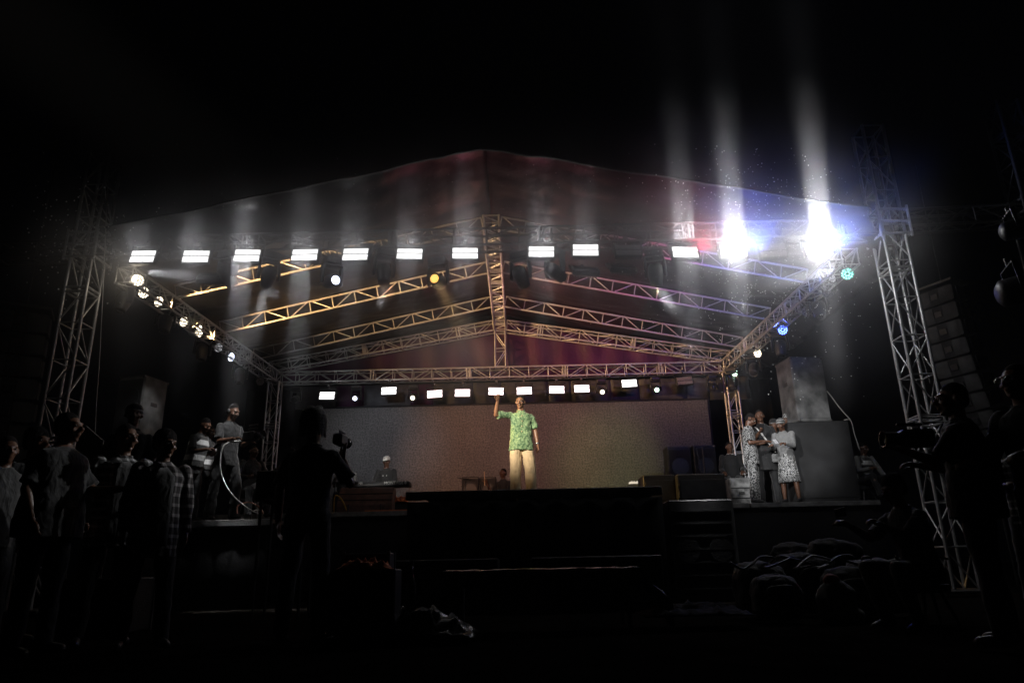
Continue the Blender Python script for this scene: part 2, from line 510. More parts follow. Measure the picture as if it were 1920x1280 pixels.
# black drape closing the back of the stage
dv = []; df = []; n = 260
for i in range(n + 1):
    x = -7.4 + 14.2 * i / n
    dy = .05 * sin(x * 7) + .03 * sin(x * 17 + 1)
    for zz in (0, 2.0, 4.2): dv.append((x, dy, zz))
for i in range(n):
    for j in range(2):
        a = i * 3 + j; df.append((a, a + 3, a + 4, a + 1))
dr = raw('black_drape', dv, df, M['skirt'], None, True, (0, 18.7, SZ - .5))
dr.modifiers.new('thick', 'SOLIDIFY').thickness = .01
tag(dr, 'black pleated drape hanging behind the screen', 'drape')
# ------------------------------------------------------------------ screen wall of tiles
sc0 = at(605, 767, 18.0); sc1 = at(1325, 750, 18.0)
M['screen'] = mat('dark_screen_face', (0.16, 0.155, 0.15), 0.55, 0, 0.2, 1.6, 0.25, 500, 0.3)
zs1 = (sc0.z + sc1.z) / 2; xs0, xs1 = sc0.x, sc1.x
scr = empty('video_wall', (xs0, 18.0, SZ + .1), 'wide dark video wall of square tiles filling the back of the stage', 'video screen')
NC, NR = 16, 5
tw = (xs1 - xs0) / NC; thh = (zs1 - SZ - .1) / NR
tm = {}
for k in range(5):
    c = .14 + .004 * k
    tm[k] = mat('dark_screen_face', (c, c * .98, c * .95), 0.55 + .01 * k, 0, 0.55, 26 + k, 0.9, 90, 0.4)
tile = MB().box((0, 0, 0), (tw - .0025, .08, thh - .0025), bev=.001)
tme = {}
for k in tm:
    o = tile.build('screen_tile', tm[k], scr); tme[k] = o.data; bpy.data.objects.remove(o)
for i in range(NC):
    for j in range(NR):
        k = random.randrange(5)
        o = bpy.data.objects.new('screen_tile', tme[k]); COL.objects.link(o); o.parent = scr
        o.location = (tw * (i + .5), random.uniform(-.003, .003), thh * (j + .5))
fr = MB()
for a, b in (((-.05, -.02), (-.05, NR * thh + .03)), ((NC * tw + .05, -.02), (NC * tw + .05, NR * thh + .03)), ((-.05, NR * thh + .04), (NC * tw + .05, NR * thh + .04))):
    fr.cyl((a[0], .06, a[1]), (b[0], .06, b[1]), .03, None, 8)
fr.build('support_frame', M['black'], scr)
# ------------------------------------------------------------------ lamps
def kids(o): return [c for c in COL.objects if c.parent == o]
def copy_tree(o, parent=None):
    c = o.copy(); COL.objects.link(c)
    if parent is not None:
        c.parent = parent
    for ch in list(o.children):
        copy_tree(ch, c)
    return c
def place(o, loc, yaw=0.0, pitch=0.0, roll=0.0, s=1.0):
    o.location = loc; o.rotation_euler = (pitch, roll, yaw); o.scale = (s, s, s)

def make_panel(face, name='strobe_panel'):
    """flat lamp of two bright bars in a housing with a yoke; faces -Y"""
    t = empty(name, (0, 0, 0))
    MB().box((0, .06, 0), (.46, .09, .27), bev=.012).build('housing', M['black'], t)
    fins = MB()
    for i in range(9): fins.box((-.18 + .045 * i, .125, 0), (.012, .05, .2))
    fins.build('cooling_fins', M['black'], t)
    for s in (-1, 1): MB().box((0, .008, s * .058), (.41, .016, .096), bev=.004).build('lens', face, t)
    MB().box((0, .004, 0), (.41, .02, .014)).build('divider', M['chrome'], t)
    y = MB()
    for s in (-1, 1): y.box((s * .245, .06, .1), (.012, .04, .26))
    y.box((0, .06, .235), (.5, .04, .014)); y.cyl((0, .06, .235), (0, .06, .32), .018, None, 8)
    y.build('yoke', M['black'], t)
    MB().cyl((-.03, .06, .34), (.03, .06, .34), .035, None, 10).build('clamp', M['chrome'], t)
    return t

def make_mover(lens_m, name='moving_head', s=1.0):
    t = empty(name, (0, 0, 0))
    MB().box((0, 0, -.06), (.3, .26, .12), bev=.02).build('base', M['black'], t)
    y = MB()
    for a in (-1, 1): y.loft([((a * .15, 0, -.14), (.022, 0, 0), (0, .09, 0)), ((a * .165, 0, -.3), (.025, 0, 0), (0, .08, 0)), ((a * .165, 0, -.46), (.024, 0, 0), (0, .055, 0))], 12)
    y.box((0, 0, -.14), (.33, .16, .04), bev=.01)
    y.build('yoke', M['black'], t, True)
    h = empty('head', (0, 0, -.4)); h.parent = t
    hb = MB().loft([((0, .17, 0), (.07, 0, 0), (0, 0, .07)), ((0, .12, 0), (.115, 0, 0), (0, 0, .115)), ((0, -.02, 0), (.125, 0, 0), (0, 0, .125)), ((0, -.16, 0), (.1, 0, 0), (0, 0, .1)), ((0, -.2, 0), (.098, 0, 0), (0, 0, .098)), ((0, -.2, 0), (.08, 0, 0), (0, 0, .08)), ((0, -.18, 0), (.078, 0, 0), (0, 0, .078))], 20)
    o = hb.build('barrel', M['black'], h, True)
    ln = MB().loft([((0, -.175, 0), (.078, 0, 0), (0, 0, .078)), ((0, -.19, 0), (.06, 0, 0), (0, 0, .06)), ((0, -.197, 0), (.02, 0, 0), (0, 0, .02))], 18)
    ln.build('lens', lens_m, h, True)
    return t

def make_par(led_m, name='par_can', barn=False):
    t = empty(name, (0, 0, 0))
    hb = MB().loft([((0, .13, 0), (.06, 0, 0), (0, 0, .06)), ((0, .1, 0), (.1, 0, 0), (0, 0, .1)), ((0, -.1, 0), (.115, 0, 0), (0, 0, .115)), ((0, -.12, 0), (.118, 0, 0), (0, 0, .118)), ((0, -.12, 0), (.105, 0, 0), (0, 0, .105)), ((0, -.095, 0), (.102, 0, 0), (0, 0, .102))], 20)
    hb.build('can', M['black'], t, True)
    pl = MB().cyl((0, -.09, 0), (0, -.1, 0), .1, None, 20); pl.build('reflector', M['chrome'], t)
    l = MB()
    for k in range(1): pass
    for r, n, ph in ((.038, 6, 0), (.08, 12, .2)):
        for i in range(n):
            a = 2 * pi * i / n + ph; l.cyl((r * cos(a), -.1, r * sin(a)), (r * cos(a), -.112, r * sin(a)), .0175, .014, 8)
    l.build('led_cluster', led_m, t)
    y = MB()
    for s in (-1, 1): y.box((s * .13, 0, .09), (.01, .035, .2))
    y.box((0, 0, .19), (.27, .035, .01)); y.cyl((0, 0, .19), (0, 0, .26), .014, None, 8)
    y.build('yoke', M['black'], t)
    return t

E_WHITE = emit('lamp_white', (1, .985, .97), 2.2)
E_PINK = emit('lamp_pinkish_white', (1, .84, .86), 3)
E_WARM = emit('lamp_warm_white', (1, .86, .64), 4)
E_AMBER = emit('lamp_amber', (1, .5, .1), 2.2)
E_COOL = emit('lamp_cool_white', (.75, .8, 1), 5)
E_BLUE = emit('lamp_blue', (.06, .12, 1), 12)
E_TEAL = emit('lamp_teal', (.25, .9, .75), 3)
E_GREEN = emit('lamp_pale_green', (.6, 1, .75), 5)
E_DIM = emit('lamp_glimmer', (.8, .8, .85), .5)

protos = {}
def fixture(kind, face):
    k = (kind, face.name)
    if k not in protos:
        f = {'panel': make_panel, 'mover': make_mover, 'par': make_par}[kind](face)
        protos[k] = f; return f
    return copy_tree(protos[k])

def aim(o, loc, target, roll=0.0):
    d = (Vector(target) - Vector(loc)).normalized()
    q = d.to_track_quat('-Y', 'Z')
    o.rotation_mode = 'QUATERNION'; o.rotation_quaternion = q; o.location = loc
    return o

# front row: bright panels hung below the front truss
FY = 10.6
BEAM = 0.085
GLOW = 0.2
row = [ # px, py, glow, up, down, colour of the halo
 (267, 480, 10, 3, 1.5, None), (367, 480, 12, 7, 5, None), (463, 478, 13, 20, 48, None), (571, 477, 11, 7, 34, None),
 (666, 476, 10, 4, 13, None), (768, 475, 11, 9, 9, None), (872, 474, 16, 18, 15, None), (1015, 471, 14, 14, 14, None),
 (1098, 468, 6, 8, 3, None), (1178, 468, 0, 0, 0, None), (1285, 472, 14, 45, 42, (1, .02, .12)), (1376, 470, 42, 105, 62, (.08, .16, 1)),
 (1450, 470, 0, 0, 0, None), (1535, 466, 60, 190, 52, (.08, .2, 1))]
words = ['leftmost of the bright panel lamps, above the glaring par can', 'second bright panel lamp from the left', 'third bright panel lamp from the left, with a long beam below it', 'fourth bright panel lamp from the left',
 'bright panel lamp above the moving head with a lit white lens', 'bright panel lamp just left of the amber moving head', 'bright panel lamp next left of the ridge truss', 'bright panel lamp next right of the ridge truss',
 'bright panel lamp with a dark unlit panel hanging right under it', 'unlit reddish panel lamp right of the bright ones', 'bright panel lamp with a crimson halo', 'glaring panel lamp with a blue halo, left of an unlit panel',
 'unlit bluish panel lamp between the two glaring ones', 'rightmost and most glaring panel lamp with a blue halo']
M['off_panel'] = mat('unlit_panel_face', (.22, .2, .21), .3, 0, .15, 30)
for (x, y, gl, up, dn, hc), wd in zip(row, words):
    L = at(x, y, FY)
    o = fixture('panel', E_WHITE if gl else M['off_panel'])
    tag(o, wd, 'stage lamp', 'panel lamps along the front truss')
    o.location = L; o.rotation_mode = 'XYZ'; o.rotation_euler = (radians(-14 + 5 * sin(x * 1.7)), radians(1.2 + 1.4 * sin(x * .9)), radians(4 * sin(x * 2.3)))
    if gl:
        F = L + Vector((0, -.16, -.03))
        l = bpy.data.lights.new('panel_glow', 'POINT'); l.energy = gl * GLOW * (7 if gl > 30 else 1); l.shadow_soft_size = .13
        lo = bpy.data.objects.new('panel_glow', l); COL.objects.link(lo); lo.location = F - Vector((.06 if x > 1200 else 0, 0, 0))
        B0 = F + Vector((0, -.05, 0))
        tl = -.22 if x > 1200 else -.06
        if x > 1200: B0 = B0 + Vector((-.12 * x / 1535, -.22, -.04))
        UT = B0 + Vector((L.x * tl / 10.5 * .55, tl, 1))
        area('panel_beam_up', B0 + Vector((0, 0, .1)), UT, up * BEAM * (1.3 if x > 1200 else .42), (1, 1, 1), .30, .12, 12)
        area('panel_flare_up', B0 + Vector((0, 0, .06)), UT, (gl * .5 + min(up, 60) * .25) * .11, (1, 1, 1), .34, .1, 55)
        area('panel_beam_down', B0 + Vector((0, 0, -.1)), B0 + Vector((0, .12, -1)), dn * BEAM * .75, (1, 1, 1), .30, .12, 12)
        if hc:
            Hh = F + Vector((.3, .1, .02))
            spot('panel_halo', Hh, Hh + Vector((.1, .15, 1)), {1: 45}.get(hc[0], 230), hc, 150, .6, .1)
            spot('panel_halo_back', Hh + Vector((0, .45, -.1)), Hh + Vector((-.6, 3, .35)), {1: 90}.get(hc[0], 130), hc, 90, 1, .1)
# dark boxes and lower panels hanging under the truss
for x, y, wd in ((1098, 502, 'dark unlit panel tilted down right under a bright panel lamp'), (1168, 497, 'dark reddish panel hanging under the unlit panel lamp'), (401, 515, 'bulky dark panel between the first two bright lamps on the left')):
    L = at(x, y, FY + .25); o = fixture('panel', M['glass_dark'])
    tag(o, wd, 'stage lamp'); o.location = L; o.rotation_mode = 'XYZ'; o.rotation_euler = (radians(-50), radians(3 if x > 1000 else -2), radians(8))
    o.scale = (1, 1, 1) if x > 1000 else (1.15, 1.15, 1.15)
# moving heads under the front truss: px, py of the head, lens, direction
mv = [(505, 505, 'glass_dark', (-.4, .6, -.6), 'dark moving head hanging behind the third and fourth bright panels'),
 (427, 503, 'glass_dark', (.3, .6, -.7), 'dark moving head in front of the foremost left rafter'),
 (622, 515, E_COOL, (.75, -.95, -.25), 'moving head with its white lens turned right'),
 (720, 500, 'glass_dark', (.1, -.2, -1), 'dark moving head left of the amber one, pointing down'),
 (822, 515, E_AMBER, (-.25, -1, -.12), 'moving head with a glowing amber lens'),
 (976, 505, 'glass_dark', (.3, .7, -.6), 'dark moving head right beside the ridge truss'),
 (1040, 498, 'glass_dark', (.6, .7, -.2), 'dark moving head behind the lamp right of the ridge truss'),
 (1228, 500, 'glass_dark', (.1, .4, -1), 'dark moving head left of the crimson haloed panel')]
for x, y, lm, d, wd in mv:
    L = at(x, y, FY + .2)
    face = lm if not isinstance(lm, str) else M[lm]
    o = fixture('mover', face); tag(o, wd, 'moving head lamp', 'moving head lamps under the front truss')
    o.location = L + Vector((0, 0, .28)); o.rotation_mode = 'XYZ'; yaw = math.atan2(d[0], -d[1])
    o.rotation_euler = (0, 0, yaw)
    hd = [c for c in o.children if c.name.startswith('head')][0]
    hd.rotation_euler = (math.atan2(-d[2], sqrt(d[0] ** 2 + d[1] ** 2)), 0, 0)
# left eave: par cans and moving heads
TG = Vector((-.2, 12.6, 2.6))
def par(x, y, Y, face, target, wd, group, s=1.0):
    L = at(x, y, Y); o = fixture('par', face); tag(o, wd, 'par can', group)
    aim(o, L, target); o.scale = (s, s, s); return L
def mover_at(x, y, Y, face, yaw, pitch, wd, group=None, s=1.0):
    L = at(x, y, Y); o = fixture('mover', face); tag(o, wd, 'moving head lamp', group)
    o.location = L + Vector((0, 0, .35)); o.rotation_euler = (0, 0, yaw); o.scale = (s, s, s)
    [c for c in o.children if c.name.startswith('head')][0].rotation_euler = (pitch, 0, 0)
    return L
GL = 'par cans along the left eave truss'; GR = 'par cans along the right eave truss'
camp = Vector((0, 3, 1.2))
P1 = par(257, 525, 11.1, E_WARM, (0, 2, 1), 'glaring par can nearest the front of the left eave', GL, 1.0)
P2 = par(264, 547, 11.6, E_WARM, (2.5, 6, 1.2), 'second par can of the left eave, tucked under the glaring one', GL)
P3 = par(290, 563, 12.2, E_WARM, (4, 9, 1), 'par can just in front of the first hanging moving head on the left eave', GL)
P4 = par(338, 601, 13.2, E_WARM, (4.5, 9, 1), 'warm par can right behind the first hanging moving head on the left eave', GL)
P5 = par(366, 622, 13.9, E_WARM, (4.5, 9.5, 1), 'warm par can next in front of the second hanging moving head on the left eave', GL)
P6 = par(405, 650, 14.9, E_DIM, (3, 9, 1), 'faintly glimmering par can behind the second moving head on the left eave', GL)
P7 = par(427, 668, 15.6, E_COOL, (6, 11, 1.5), 'cool white par can near the back of the left eave', GL)
par(447, 678, 16.1, M['glass_off'], (3, 9, 1), 'unlit par can behind the cool white one', GL)
par(487, 713, 17.3, M['glass_off'], (-2, 10, 1), 'unlit par can at the back end of the left eave', GL)
mover_at(233, 560, 11.4, M['glass_dark'], -.5, 1.3, 'dark moving head beside the left front tower', None)
mover_at(310, 600, 12.6, M['chrome'], .5, 1.4, 'moving head with shiny barrel hanging between the warm par cans', 'moving heads along the left eave')
mover_at(379, 655, 14.4, M['chrome'], .5, 1.4, 'second shiny moving head hanging along the left eave', 'moving heads along the left eave')
mover_at(450, 700, 16.3, M['chrome'], .5, 1.4, 'rearmost moving head hanging along the left eave', 'moving heads along the left eave')
# right eave
par(1567, 515, 11.8, E_DIM, (0, 11, 2), 'par can with a silvery edge behind the rightmost glaring panel', GR)
par(1589, 512, 11.4, E_TEAL, (1.5, 4, 1), 'teal par can beside the right front tower', GR)
par(1556, 545, 12.2, M['glass_off'], (0, 5, 1), 'unlit par can under the silvery edged one', GR)
par(1520, 580, 13.0, M['glass_off'], (0, 5, 1), 'large unlit par can with a mesh face on the right eave', GR, 1.25)
P8 = par(1469, 618, 14.4, E_BLUE, (-.5, 4, 1), 'blue par can on the right eave', GR)
P9 = par(1425, 661, 16.0, E_WARM, (-5, 8, 1), 'pale yellow par can on the right eave', GR)
P10 = par(1382, 697, 17.4, E_GREEN, (-6, 10, 1), 'pale green par can at the back of the right eave', GR)
mover_at(1535, 575, 12.7, M['chrome'], -.5, 1.2, 'moving head hanging under the beam of the rightmost panel', 'moving heads along the right eave')
mover_at(1463, 648, 14.6, M['glass_dark'], -.5, 1.4, 'dark moving head under the blue par can', 'moving heads along the right eave')
mover_at(1413, 688, 16.3, M['glass_dark'], -.5, .8, 'dark moving head under the pale yellow par can', 'moving heads along the right eave')
mover_at(1374, 715, 17.4, M['glass_dark'], -.5, .9, 'dark moving head on the back right tower', None)
# back row under the back truss
BY = 17.55
back = [(613, 741, 'leftmost panel lamp of the small back row', E_WHITE), (729, 732, 'small back panel lamp set a little higher than its neighbours', E_WHITE), (815, 738, 'small back panel lamp right of the pale moving head', E_PINK),
 (867, 736, 'small back panel lamp next left of the raised hand', E_PINK), (930, 733, 'small back panel lamp behind the raised hand', E_PINK), (983, 732, 'small back panel lamp just over the preacher head', E_PINK),
 (1044, 730, 'small back panel lamp right of the preacher', E_PINK), (1091, 728, 'small back panel lamp second right of the preacher', E_PINK), (1180, 718, 'rightmost lit panel lamp of the small back row', E_WHITE),
 (1284, 713, 'unlit panel lamp at the right end of the small back row', M['off_panel'])]
for i, (x, y, wd, fm) in enumerate(back):
    L = at(x, y, BY); o = fixture('panel', fm); tag(o, wd, 'stage lamp', 'small panel lamps under the back truss')
    o.location = L; o.rotation_mode = 'XYZ'; o.rotation_euler = (radians(-14), radians((1, -1, -3, 1, 2, -1, 1.5, 0, -2, -4)[i]), 0); o.scale = (.92,) * 3
    if fm is not M['off_panel']:
        l = bpy.data.lights.new('back_panel_glow', 'POINT'); l.energy = 2.6; l.shadow_soft_size = .12; l.color = (1, .5, .42) if fm is E_PINK else (1, 1, 1)
        lo = bpy.data.objects.new('back_panel_glow', l); COL.objects.link(lo); lo.location = L + Vector((0, -.16, -.02))
for x, y, fm, wd in ((552, 748, M['glass_dark'], 'dark moving head at the left end of the back row'), (666, 745, E_COOL, 'small moving head with a cool white lens in the back row'), (774, 744, E_WARM, 'small moving head with a pale yellow lens left of the preacher'),
 (1129, 733, E_WARM, 'small moving head with a pale lens right of the preacher'), (1231, 729, E_GREEN, 'small moving head with a pale green lens in the back row'), (1338, 726, M['glass_dark'], 'dark moving head at the right end of the back row')):
    L = at(x, y, BY); o = fixture('mover', fm); tag(o, wd, 'moving head lamp', 'small moving heads in the back row')
    o.location = L + Vector((0, .1, .33)); o.rotation_euler = (0, 0, 0); o.scale = (.78,) * 3
    [c for c in o.children if c.name.startswith('head')][0].rotation_euler = (.35, 0, 0)

# ------------------------------------------------------------------ what the lamps throw
WARM = (1, .56, .22)
PR = Vector((-.02, 11.4, 2.7))
A1 = at(815, 520, FY)
A2 = at(640, 520, FY)
spot('amber_beam', P1 + Vector((.2, -.15, 0)), PR, 3200, (1, .58, .18), 9, .7, .07)
spot('amber_key', A1 + Vector((0, -.3, -.1)), PR, 150, (1, .62, .25), 26, .7, .08)
# two unseen spots added behind the audience to light preacher and right group
spot('added_preacher_spot', (-11, -7, 8.5), PR + Vector((0, 0, .1)), 58000, (1, .88, .7), 5.2, 1.0, .12)
spot('added_group_spot', (-5, -14, 6.5), at(1460, 810, 13.7), 19000, (1, 1, 1), 5.5, .6, .12)
# warm par light raking the roof trusses from the left eave
for P, tg, w in ((P1, (1, 15, 7.2), 300), (P3, (-2, 14.5, 6.7), 170), (P4, (1, 16.5, 7.0), 240), (P5, (2, 17.5, 6.8), 240)):
    spot('warm_par_beam', P + Vector((.22, 0, -.1)), tg, w * 8, WARM, 44, .8, .08)
spot('cool_par_beam', P7 + Vector((.2, 0, -.1)), (2, 14, 3), 60, (.85, .9, 1), 60, .8, .08)
spot('salmon_wash', at(983, 732, BY) + Vector((0, -.2, -.1)), (RX, 14.5, 6.4), 130, (1, .38, .32), 80, .8, .1)
spot('warm_par_fill', P2 + Vector((.3, 0, -.15)), (-3.2, 12.9, 6.3), 900, WARM, 70, .9, .1)
spot('warm_par_fill', P5 + Vector((.3, 0, -.15)), (-3.0, 15.8, 6.3), 900, WARM, 70, .9, .1)
spot('pale_wash', P4 + Vector((.25, .2, -.1)), (4.5, 15.5, 6.1), 1500, (1, .72, .66), 42, .9, .08)
spot('blue_par_beam', P8 + Vector((-.15, -.15, 0)), (3, 8, 4), 60, (.1, .15, 1), 70, .8, .08)
spot('magenta_wash', at(1285, 490, FY) + Vector((0, .3, .1)), (2.4, 14.5, 7), 110, (1, .05, .25), 75, .9, .1)
spot('violet_wash', at(1450, 500, FY + .4), (4.2, 13.5, 7), 60, (.4, .15, 1), 80, .9, .1)
# screen colours thrown by the moving heads of the front truss
def wash(x, y, tx, ty, w, col, ang):
    spot('screen_wash', at(x, y, FY) + Vector((0, .1, -.3)), at(tx, ty, 18), w, col, ang, 1.0, .1)
wash(505, 505, 720, 830, 520, (.86, .9, 1), 30)
wash(720, 500, 880, 870, 1000, (1, .5, .3), 34)
wash(976, 505, 1040, 850, 560, (1, .44, .24), 26)
wash(1228, 500, 1140, 870, 1050, (.74, .68, .24), 28)
# white light on the people and boxes either side of the stage
spot('side_key_right', at(1228, 510, FY) + Vector((0, -.1, -.3)), at(1440, 830, 13.6), 700, (1, 1, 1), 26, .8, .07)
spot('side_key_left', at(505, 510, FY) + Vector((0, -.1, -.3)), at(425, 850, 11.6), 420, (1, 1, 1), 24, .8, .07)

spot('crowd_beam_left', at(1535, 500, FY) + Vector((0, -.5, -.3)), (-2.9, 5.6, 1.95), 1400, (1, 1, 1), 14, .9, .06)
spot('crowd_beam_right', at(300, 500, FY) + Vector((0, -.5, -.3)), (3.3, 4.9, 1.9), 800, (1, 1, 1), 9, .9, .06)

l = bpy.data.lights.new('par_glare', 'POINT'); l.energy = 5; l.shadow_soft_size = .1; l.color = (1, .85, .62)
lo = bpy.data.objects.new('par_glare', l); COL.objects.link(lo); lo.location = P1 + Vector((.05, -.2, -.05))

spot('stack_light', at(463, 500, FY) + Vector((-.1, .1, -.3)), (-6.75, 12.5, 3.4), 110, (1, 1, 1), 14, .9, .06)

spot('added_keyboard_light', at(720, 505, FY) + Vector((0, -.1, -.35)), at(705, 885, 15.7), 1000, (1, .95, .9), 13, .9, .06)  # extra spot added to lift the keyboard and its player
# ------------------------------------------------------------------ people
def cloth_mat(name, kind, c1, c2=None, scale=10.0, rough=.75):
    m = bpy.data.materials.new(name); m.use_nodes = True
    nt = m.node_tree; N_ = nt.nodes; b = N_['Principled BSDF']; b.inputs['Roughness'].default_value = rough; b.inputs['Specular IOR Level'].default_value = .3
    b.inputs['Sheen Weight'].default_value = .15
    tc = N_.new('ShaderNodeTexCoord'); L = nt.links.new
    c1 = tuple(c1) + (1,); c2 = tuple(c2 or c1[:3]) + (1,)
    def weave():
        w = N_.new('ShaderNodeTexNoise'); w.inputs['Scale'].default_value = 70; w.inputs['Detail'].default_value = 3; L(tc.outputs['Object'], w.inputs['Vector'])
        f = N_.new('ShaderNodeTexNoise'); f.inputs['Scale'].default_value = 7; f.inputs['Detail'].default_value = 4; f.inputs['Distortion'].default_value = .8
        mp = N_.new('ShaderNodeMapping'); mp.inputs['Scale'].default_value = (1.6, 1.6, .8); L(tc.outputs['Object'], mp.inputs[0]); L(mp.outputs[0], f.inputs['Vector'])
        ad = N_.new('ShaderNodeMath'); ad.operation = 'MULTIPLY_ADD'; ad.inputs[1].default_value = .05; L(w.outputs['Fac'], ad.inputs[0]); L(f.outputs['Fac'], ad.inputs[2])
        bp = N_.new('ShaderNodeBump'); bp.inputs['Strength'].default_value = .6; bp.inputs['Distance'].default_value = .04; L(ad.outputs[0], bp.inputs['Height']); L(bp.outputs[0], b.inputs['Normal'])
    weave()
    mx = N_.new('ShaderNodeMix'); mx.data_type = 'RGBA'; mx.inputs[6].default_value = c1; mx.inputs[7].default_value = c2
    L(mx.outputs[2], b.inputs['Base Color'])
    if kind == 'plain':
        n = N_.new('ShaderNodeTexNoise'); n.inputs['Scale'].default_value = 12; L(tc.outputs['Object'], n.inputs['Vector'])
        mx.inputs[7].default_value = tuple(c * .75 for c in c1[:3]) + (1,); L(n.outputs['Fac'], mx.inputs[0])
    elif kind == 'leaf':
        n = N_.new('ShaderNodeTexNoise'); n.inputs['Scale'].default_value = scale; n.inputs['Detail'].default_value = 8; n.inputs['Roughness'].default_value = .7; n.inputs['Distortion'].default_value = 1.4
        L(tc.outputs['Object'], n.inputs['Vector'])
        r = N_.new('ShaderNodeValToRGB'); r.color_ramp.elements[0].position = .44; r.color_ramp.elements[1].position = .56; L(n.outputs['Fac'], r.inputs[0]); L(r.outputs[0], mx.inputs[0])
    elif kind == 'swirl':
        v = N_.new('ShaderNodeTexVoronoi'); v.inputs['Scale'].default_value = scale; L(tc.outputs['Object'], v.inputs['Vector'])
        n = N_.new('ShaderNodeTexNoise'); n.inputs['Scale'].default_value = scale * 1.7; n.inputs['Detail'].default_value = 6; n.inputs['Distortion'].default_value = 2.5; L(tc.outputs['Object'], n.inputs['Vector'])
        s = N_.new('ShaderNodeMath'); s.operation = 'SINE'; k = N_.new('ShaderNodeMath'); k.operation = 'MULTIPLY'; k.inputs[1].default_value = 16; L(v.outputs['Distance'], k.inputs[0]); L(k.outputs[0], s.inputs[0])
        a = N_.new('ShaderNodeMath'); a.operation = 'MULTIPLY_ADD'; a.inputs[1].default_value = .5; L(s.outputs[0], a.inputs[0]); L(n.outputs['Fac'], a.inputs[2])
        r = N_.new('ShaderNodeValToRGB'); r.color_ramp.elements[0].position = .45; r.color_ramp.elements[1].position = .6; L(a.outputs[0], r.inputs[0]); L(r.outputs[0], mx.inputs[0])
    elif kind == 'plaid':
        sp = N_.new('ShaderNodeSeparateXYZ'); L(tc.outputs['Object'], sp.inputs[0])
        def stripe(sock, sc, th):
            a = N_.new('ShaderNodeMath'); a.operation = 'MULTIPLY'; a.inputs[1].default_value = sc; L(sock, a.inputs[0])
            f = N_.new('ShaderNodeMath'); f.operation = 'FRACT'; L(a.outputs[0], f.inputs[0])
            g_ = N_.new('ShaderNodeMath'); g_.operation = 'LESS_THAN'; g_.inputs[1].default_value = th; L(f.outputs[0], g_.inputs[0]); return g_.outputs[0]
        ax = N_.new('ShaderNodeMath'); ax.operation = 'ADD'; L(sp.outputs[0], ax.inputs[0]); L(sp.outputs[1], ax.inputs[1])
        s1 = stripe(ax.outputs[0], scale, .32); s2 = stripe(sp.outputs[2], scale, .32)
        ad = N_.new('ShaderNodeMath'); ad.operation = 'MULTIPLY_ADD'; ad.inputs[1].default_value = .5; L(s1, ad.inputs[0])
        h = N_.new('ShaderNodeMath'); h.operation = 'MULTIPLY'; h.inputs[1].default_value = .5; L(s2, h.inputs[0]); L(h.outputs[0], ad.inputs[2])
        pw = N_.new('ShaderNodeMath'); pw.operation = 'POWER'; pw.inputs[1].default_value = 1.6; L(ad.outputs[0], pw.inputs[0]); L(pw.outputs[0], mx.inputs[0])
    elif kind == 'bands':
        sp = N_.new('ShaderNodeSeparateXYZ'); L(tc.outputs['Object'], sp.inputs[0])
        a = N_.new('ShaderNodeMath'); a.operation = 'MULTIPLY'; a.inputs[1].default_value = scale; L(sp.outputs[2], a.inputs[0])
        f = N_.new('ShaderNodeMath'); f.operation = 'FRACT'; L(a.outputs[0], f.inputs[0])
        g_ = N_.new('ShaderNodeMath'); g_.operation = 'LESS_THAN'; g_.inputs[1].default_value = .35; L(f.outputs[0], g_.inputs[0]); L(g_.outputs[0], mx.inputs[0])
    return m

def skin_mat(name, c):
    m = mat(name, c, .42, 0, .18, 14, .12, 160, .5); return m
M['skin'] = skin_mat('deep_brown_skin', (.105, .05, .03))
M['skin2'] = skin_mat('brown_skin', (.17, .085, .05))
M['hair'] = mat('black_hair', (.012, .010, .010), .85, 0, .3, 40, .8, 300, .12)
M['eye'] = mat('eye_white', (.32, .3, .28), .3)
M['iris'] = mat('dark_iris', (.01, .008, .006), .15)
C_BLACK = cloth_mat('black_fabric', 'plain', (.016, .016, .017))
C_BLACK2 = cloth_mat('charcoal_fabric', 'plain', (.019, .019, .020))
C_WHITE = cloth_mat('white_fabric', 'plain', (.6, .59, .57))
C_GREY = cloth_mat('grey_fabric', 'plain', (.2, .2, .2))
C_DIM = cloth_mat('faded_dark_fabric', 'plain', (.07, .07, .07))
C_CREAM = cloth_mat('cream_fabric', 'plain', (.6, .46, .29))
C_GREEN = cloth_mat('green_leaf_print', 'leaf', (.04, .10, .05), (.20, .30, .16), 26)
C_PLAID = cloth_mat('plaid_flannel', 'plaid', (.012, .012, .013), (.55, .55, .55), 15)
C_PLAID2 = cloth_mat('red_black_plaid', 'plaid', (.014, .01, .011), (.5, .47, .47), 13)
C_PRINT = cloth_mat('swirl_print', 'swirl', (.03, .03, .03), (.34, .34, .34), 15)
C_PRINT2 = cloth_mat('sequin_print', 'swirl', (.03, .03, .03), (.42, .42, .42), 18, .4)
C_CAMO = cloth_mat('camouflage_print', 'leaf', (.03, .03, .03), (.2, .2, .2), 6)
C_VEST = cloth_mat('reflective_vest', 'bands', (.08, .08, .08), (.75, .75, .75), 4.2, .4)
C_TOPW = cloth_mat('pale_jersey', 'plain', (.2, .2, .2))
FOLD2 = bpy.data.textures.new('trouser_folds', 'CLOUDS'); FOLD2.noise_scale = .2; FOLD2.noise_depth = 2
FOLD = bpy.data.textures.new('cloth_folds', 'CLOUDS'); FOLD.noise_scale = .11; FOLD.noise_depth = 2
CURL = bpy.data.textures.new('tight_curls', 'CLOUDS'); CURL.noise_scale = .012

def V(*a): return Vector(a)
def nrm(v): return Vector(v).normalized()

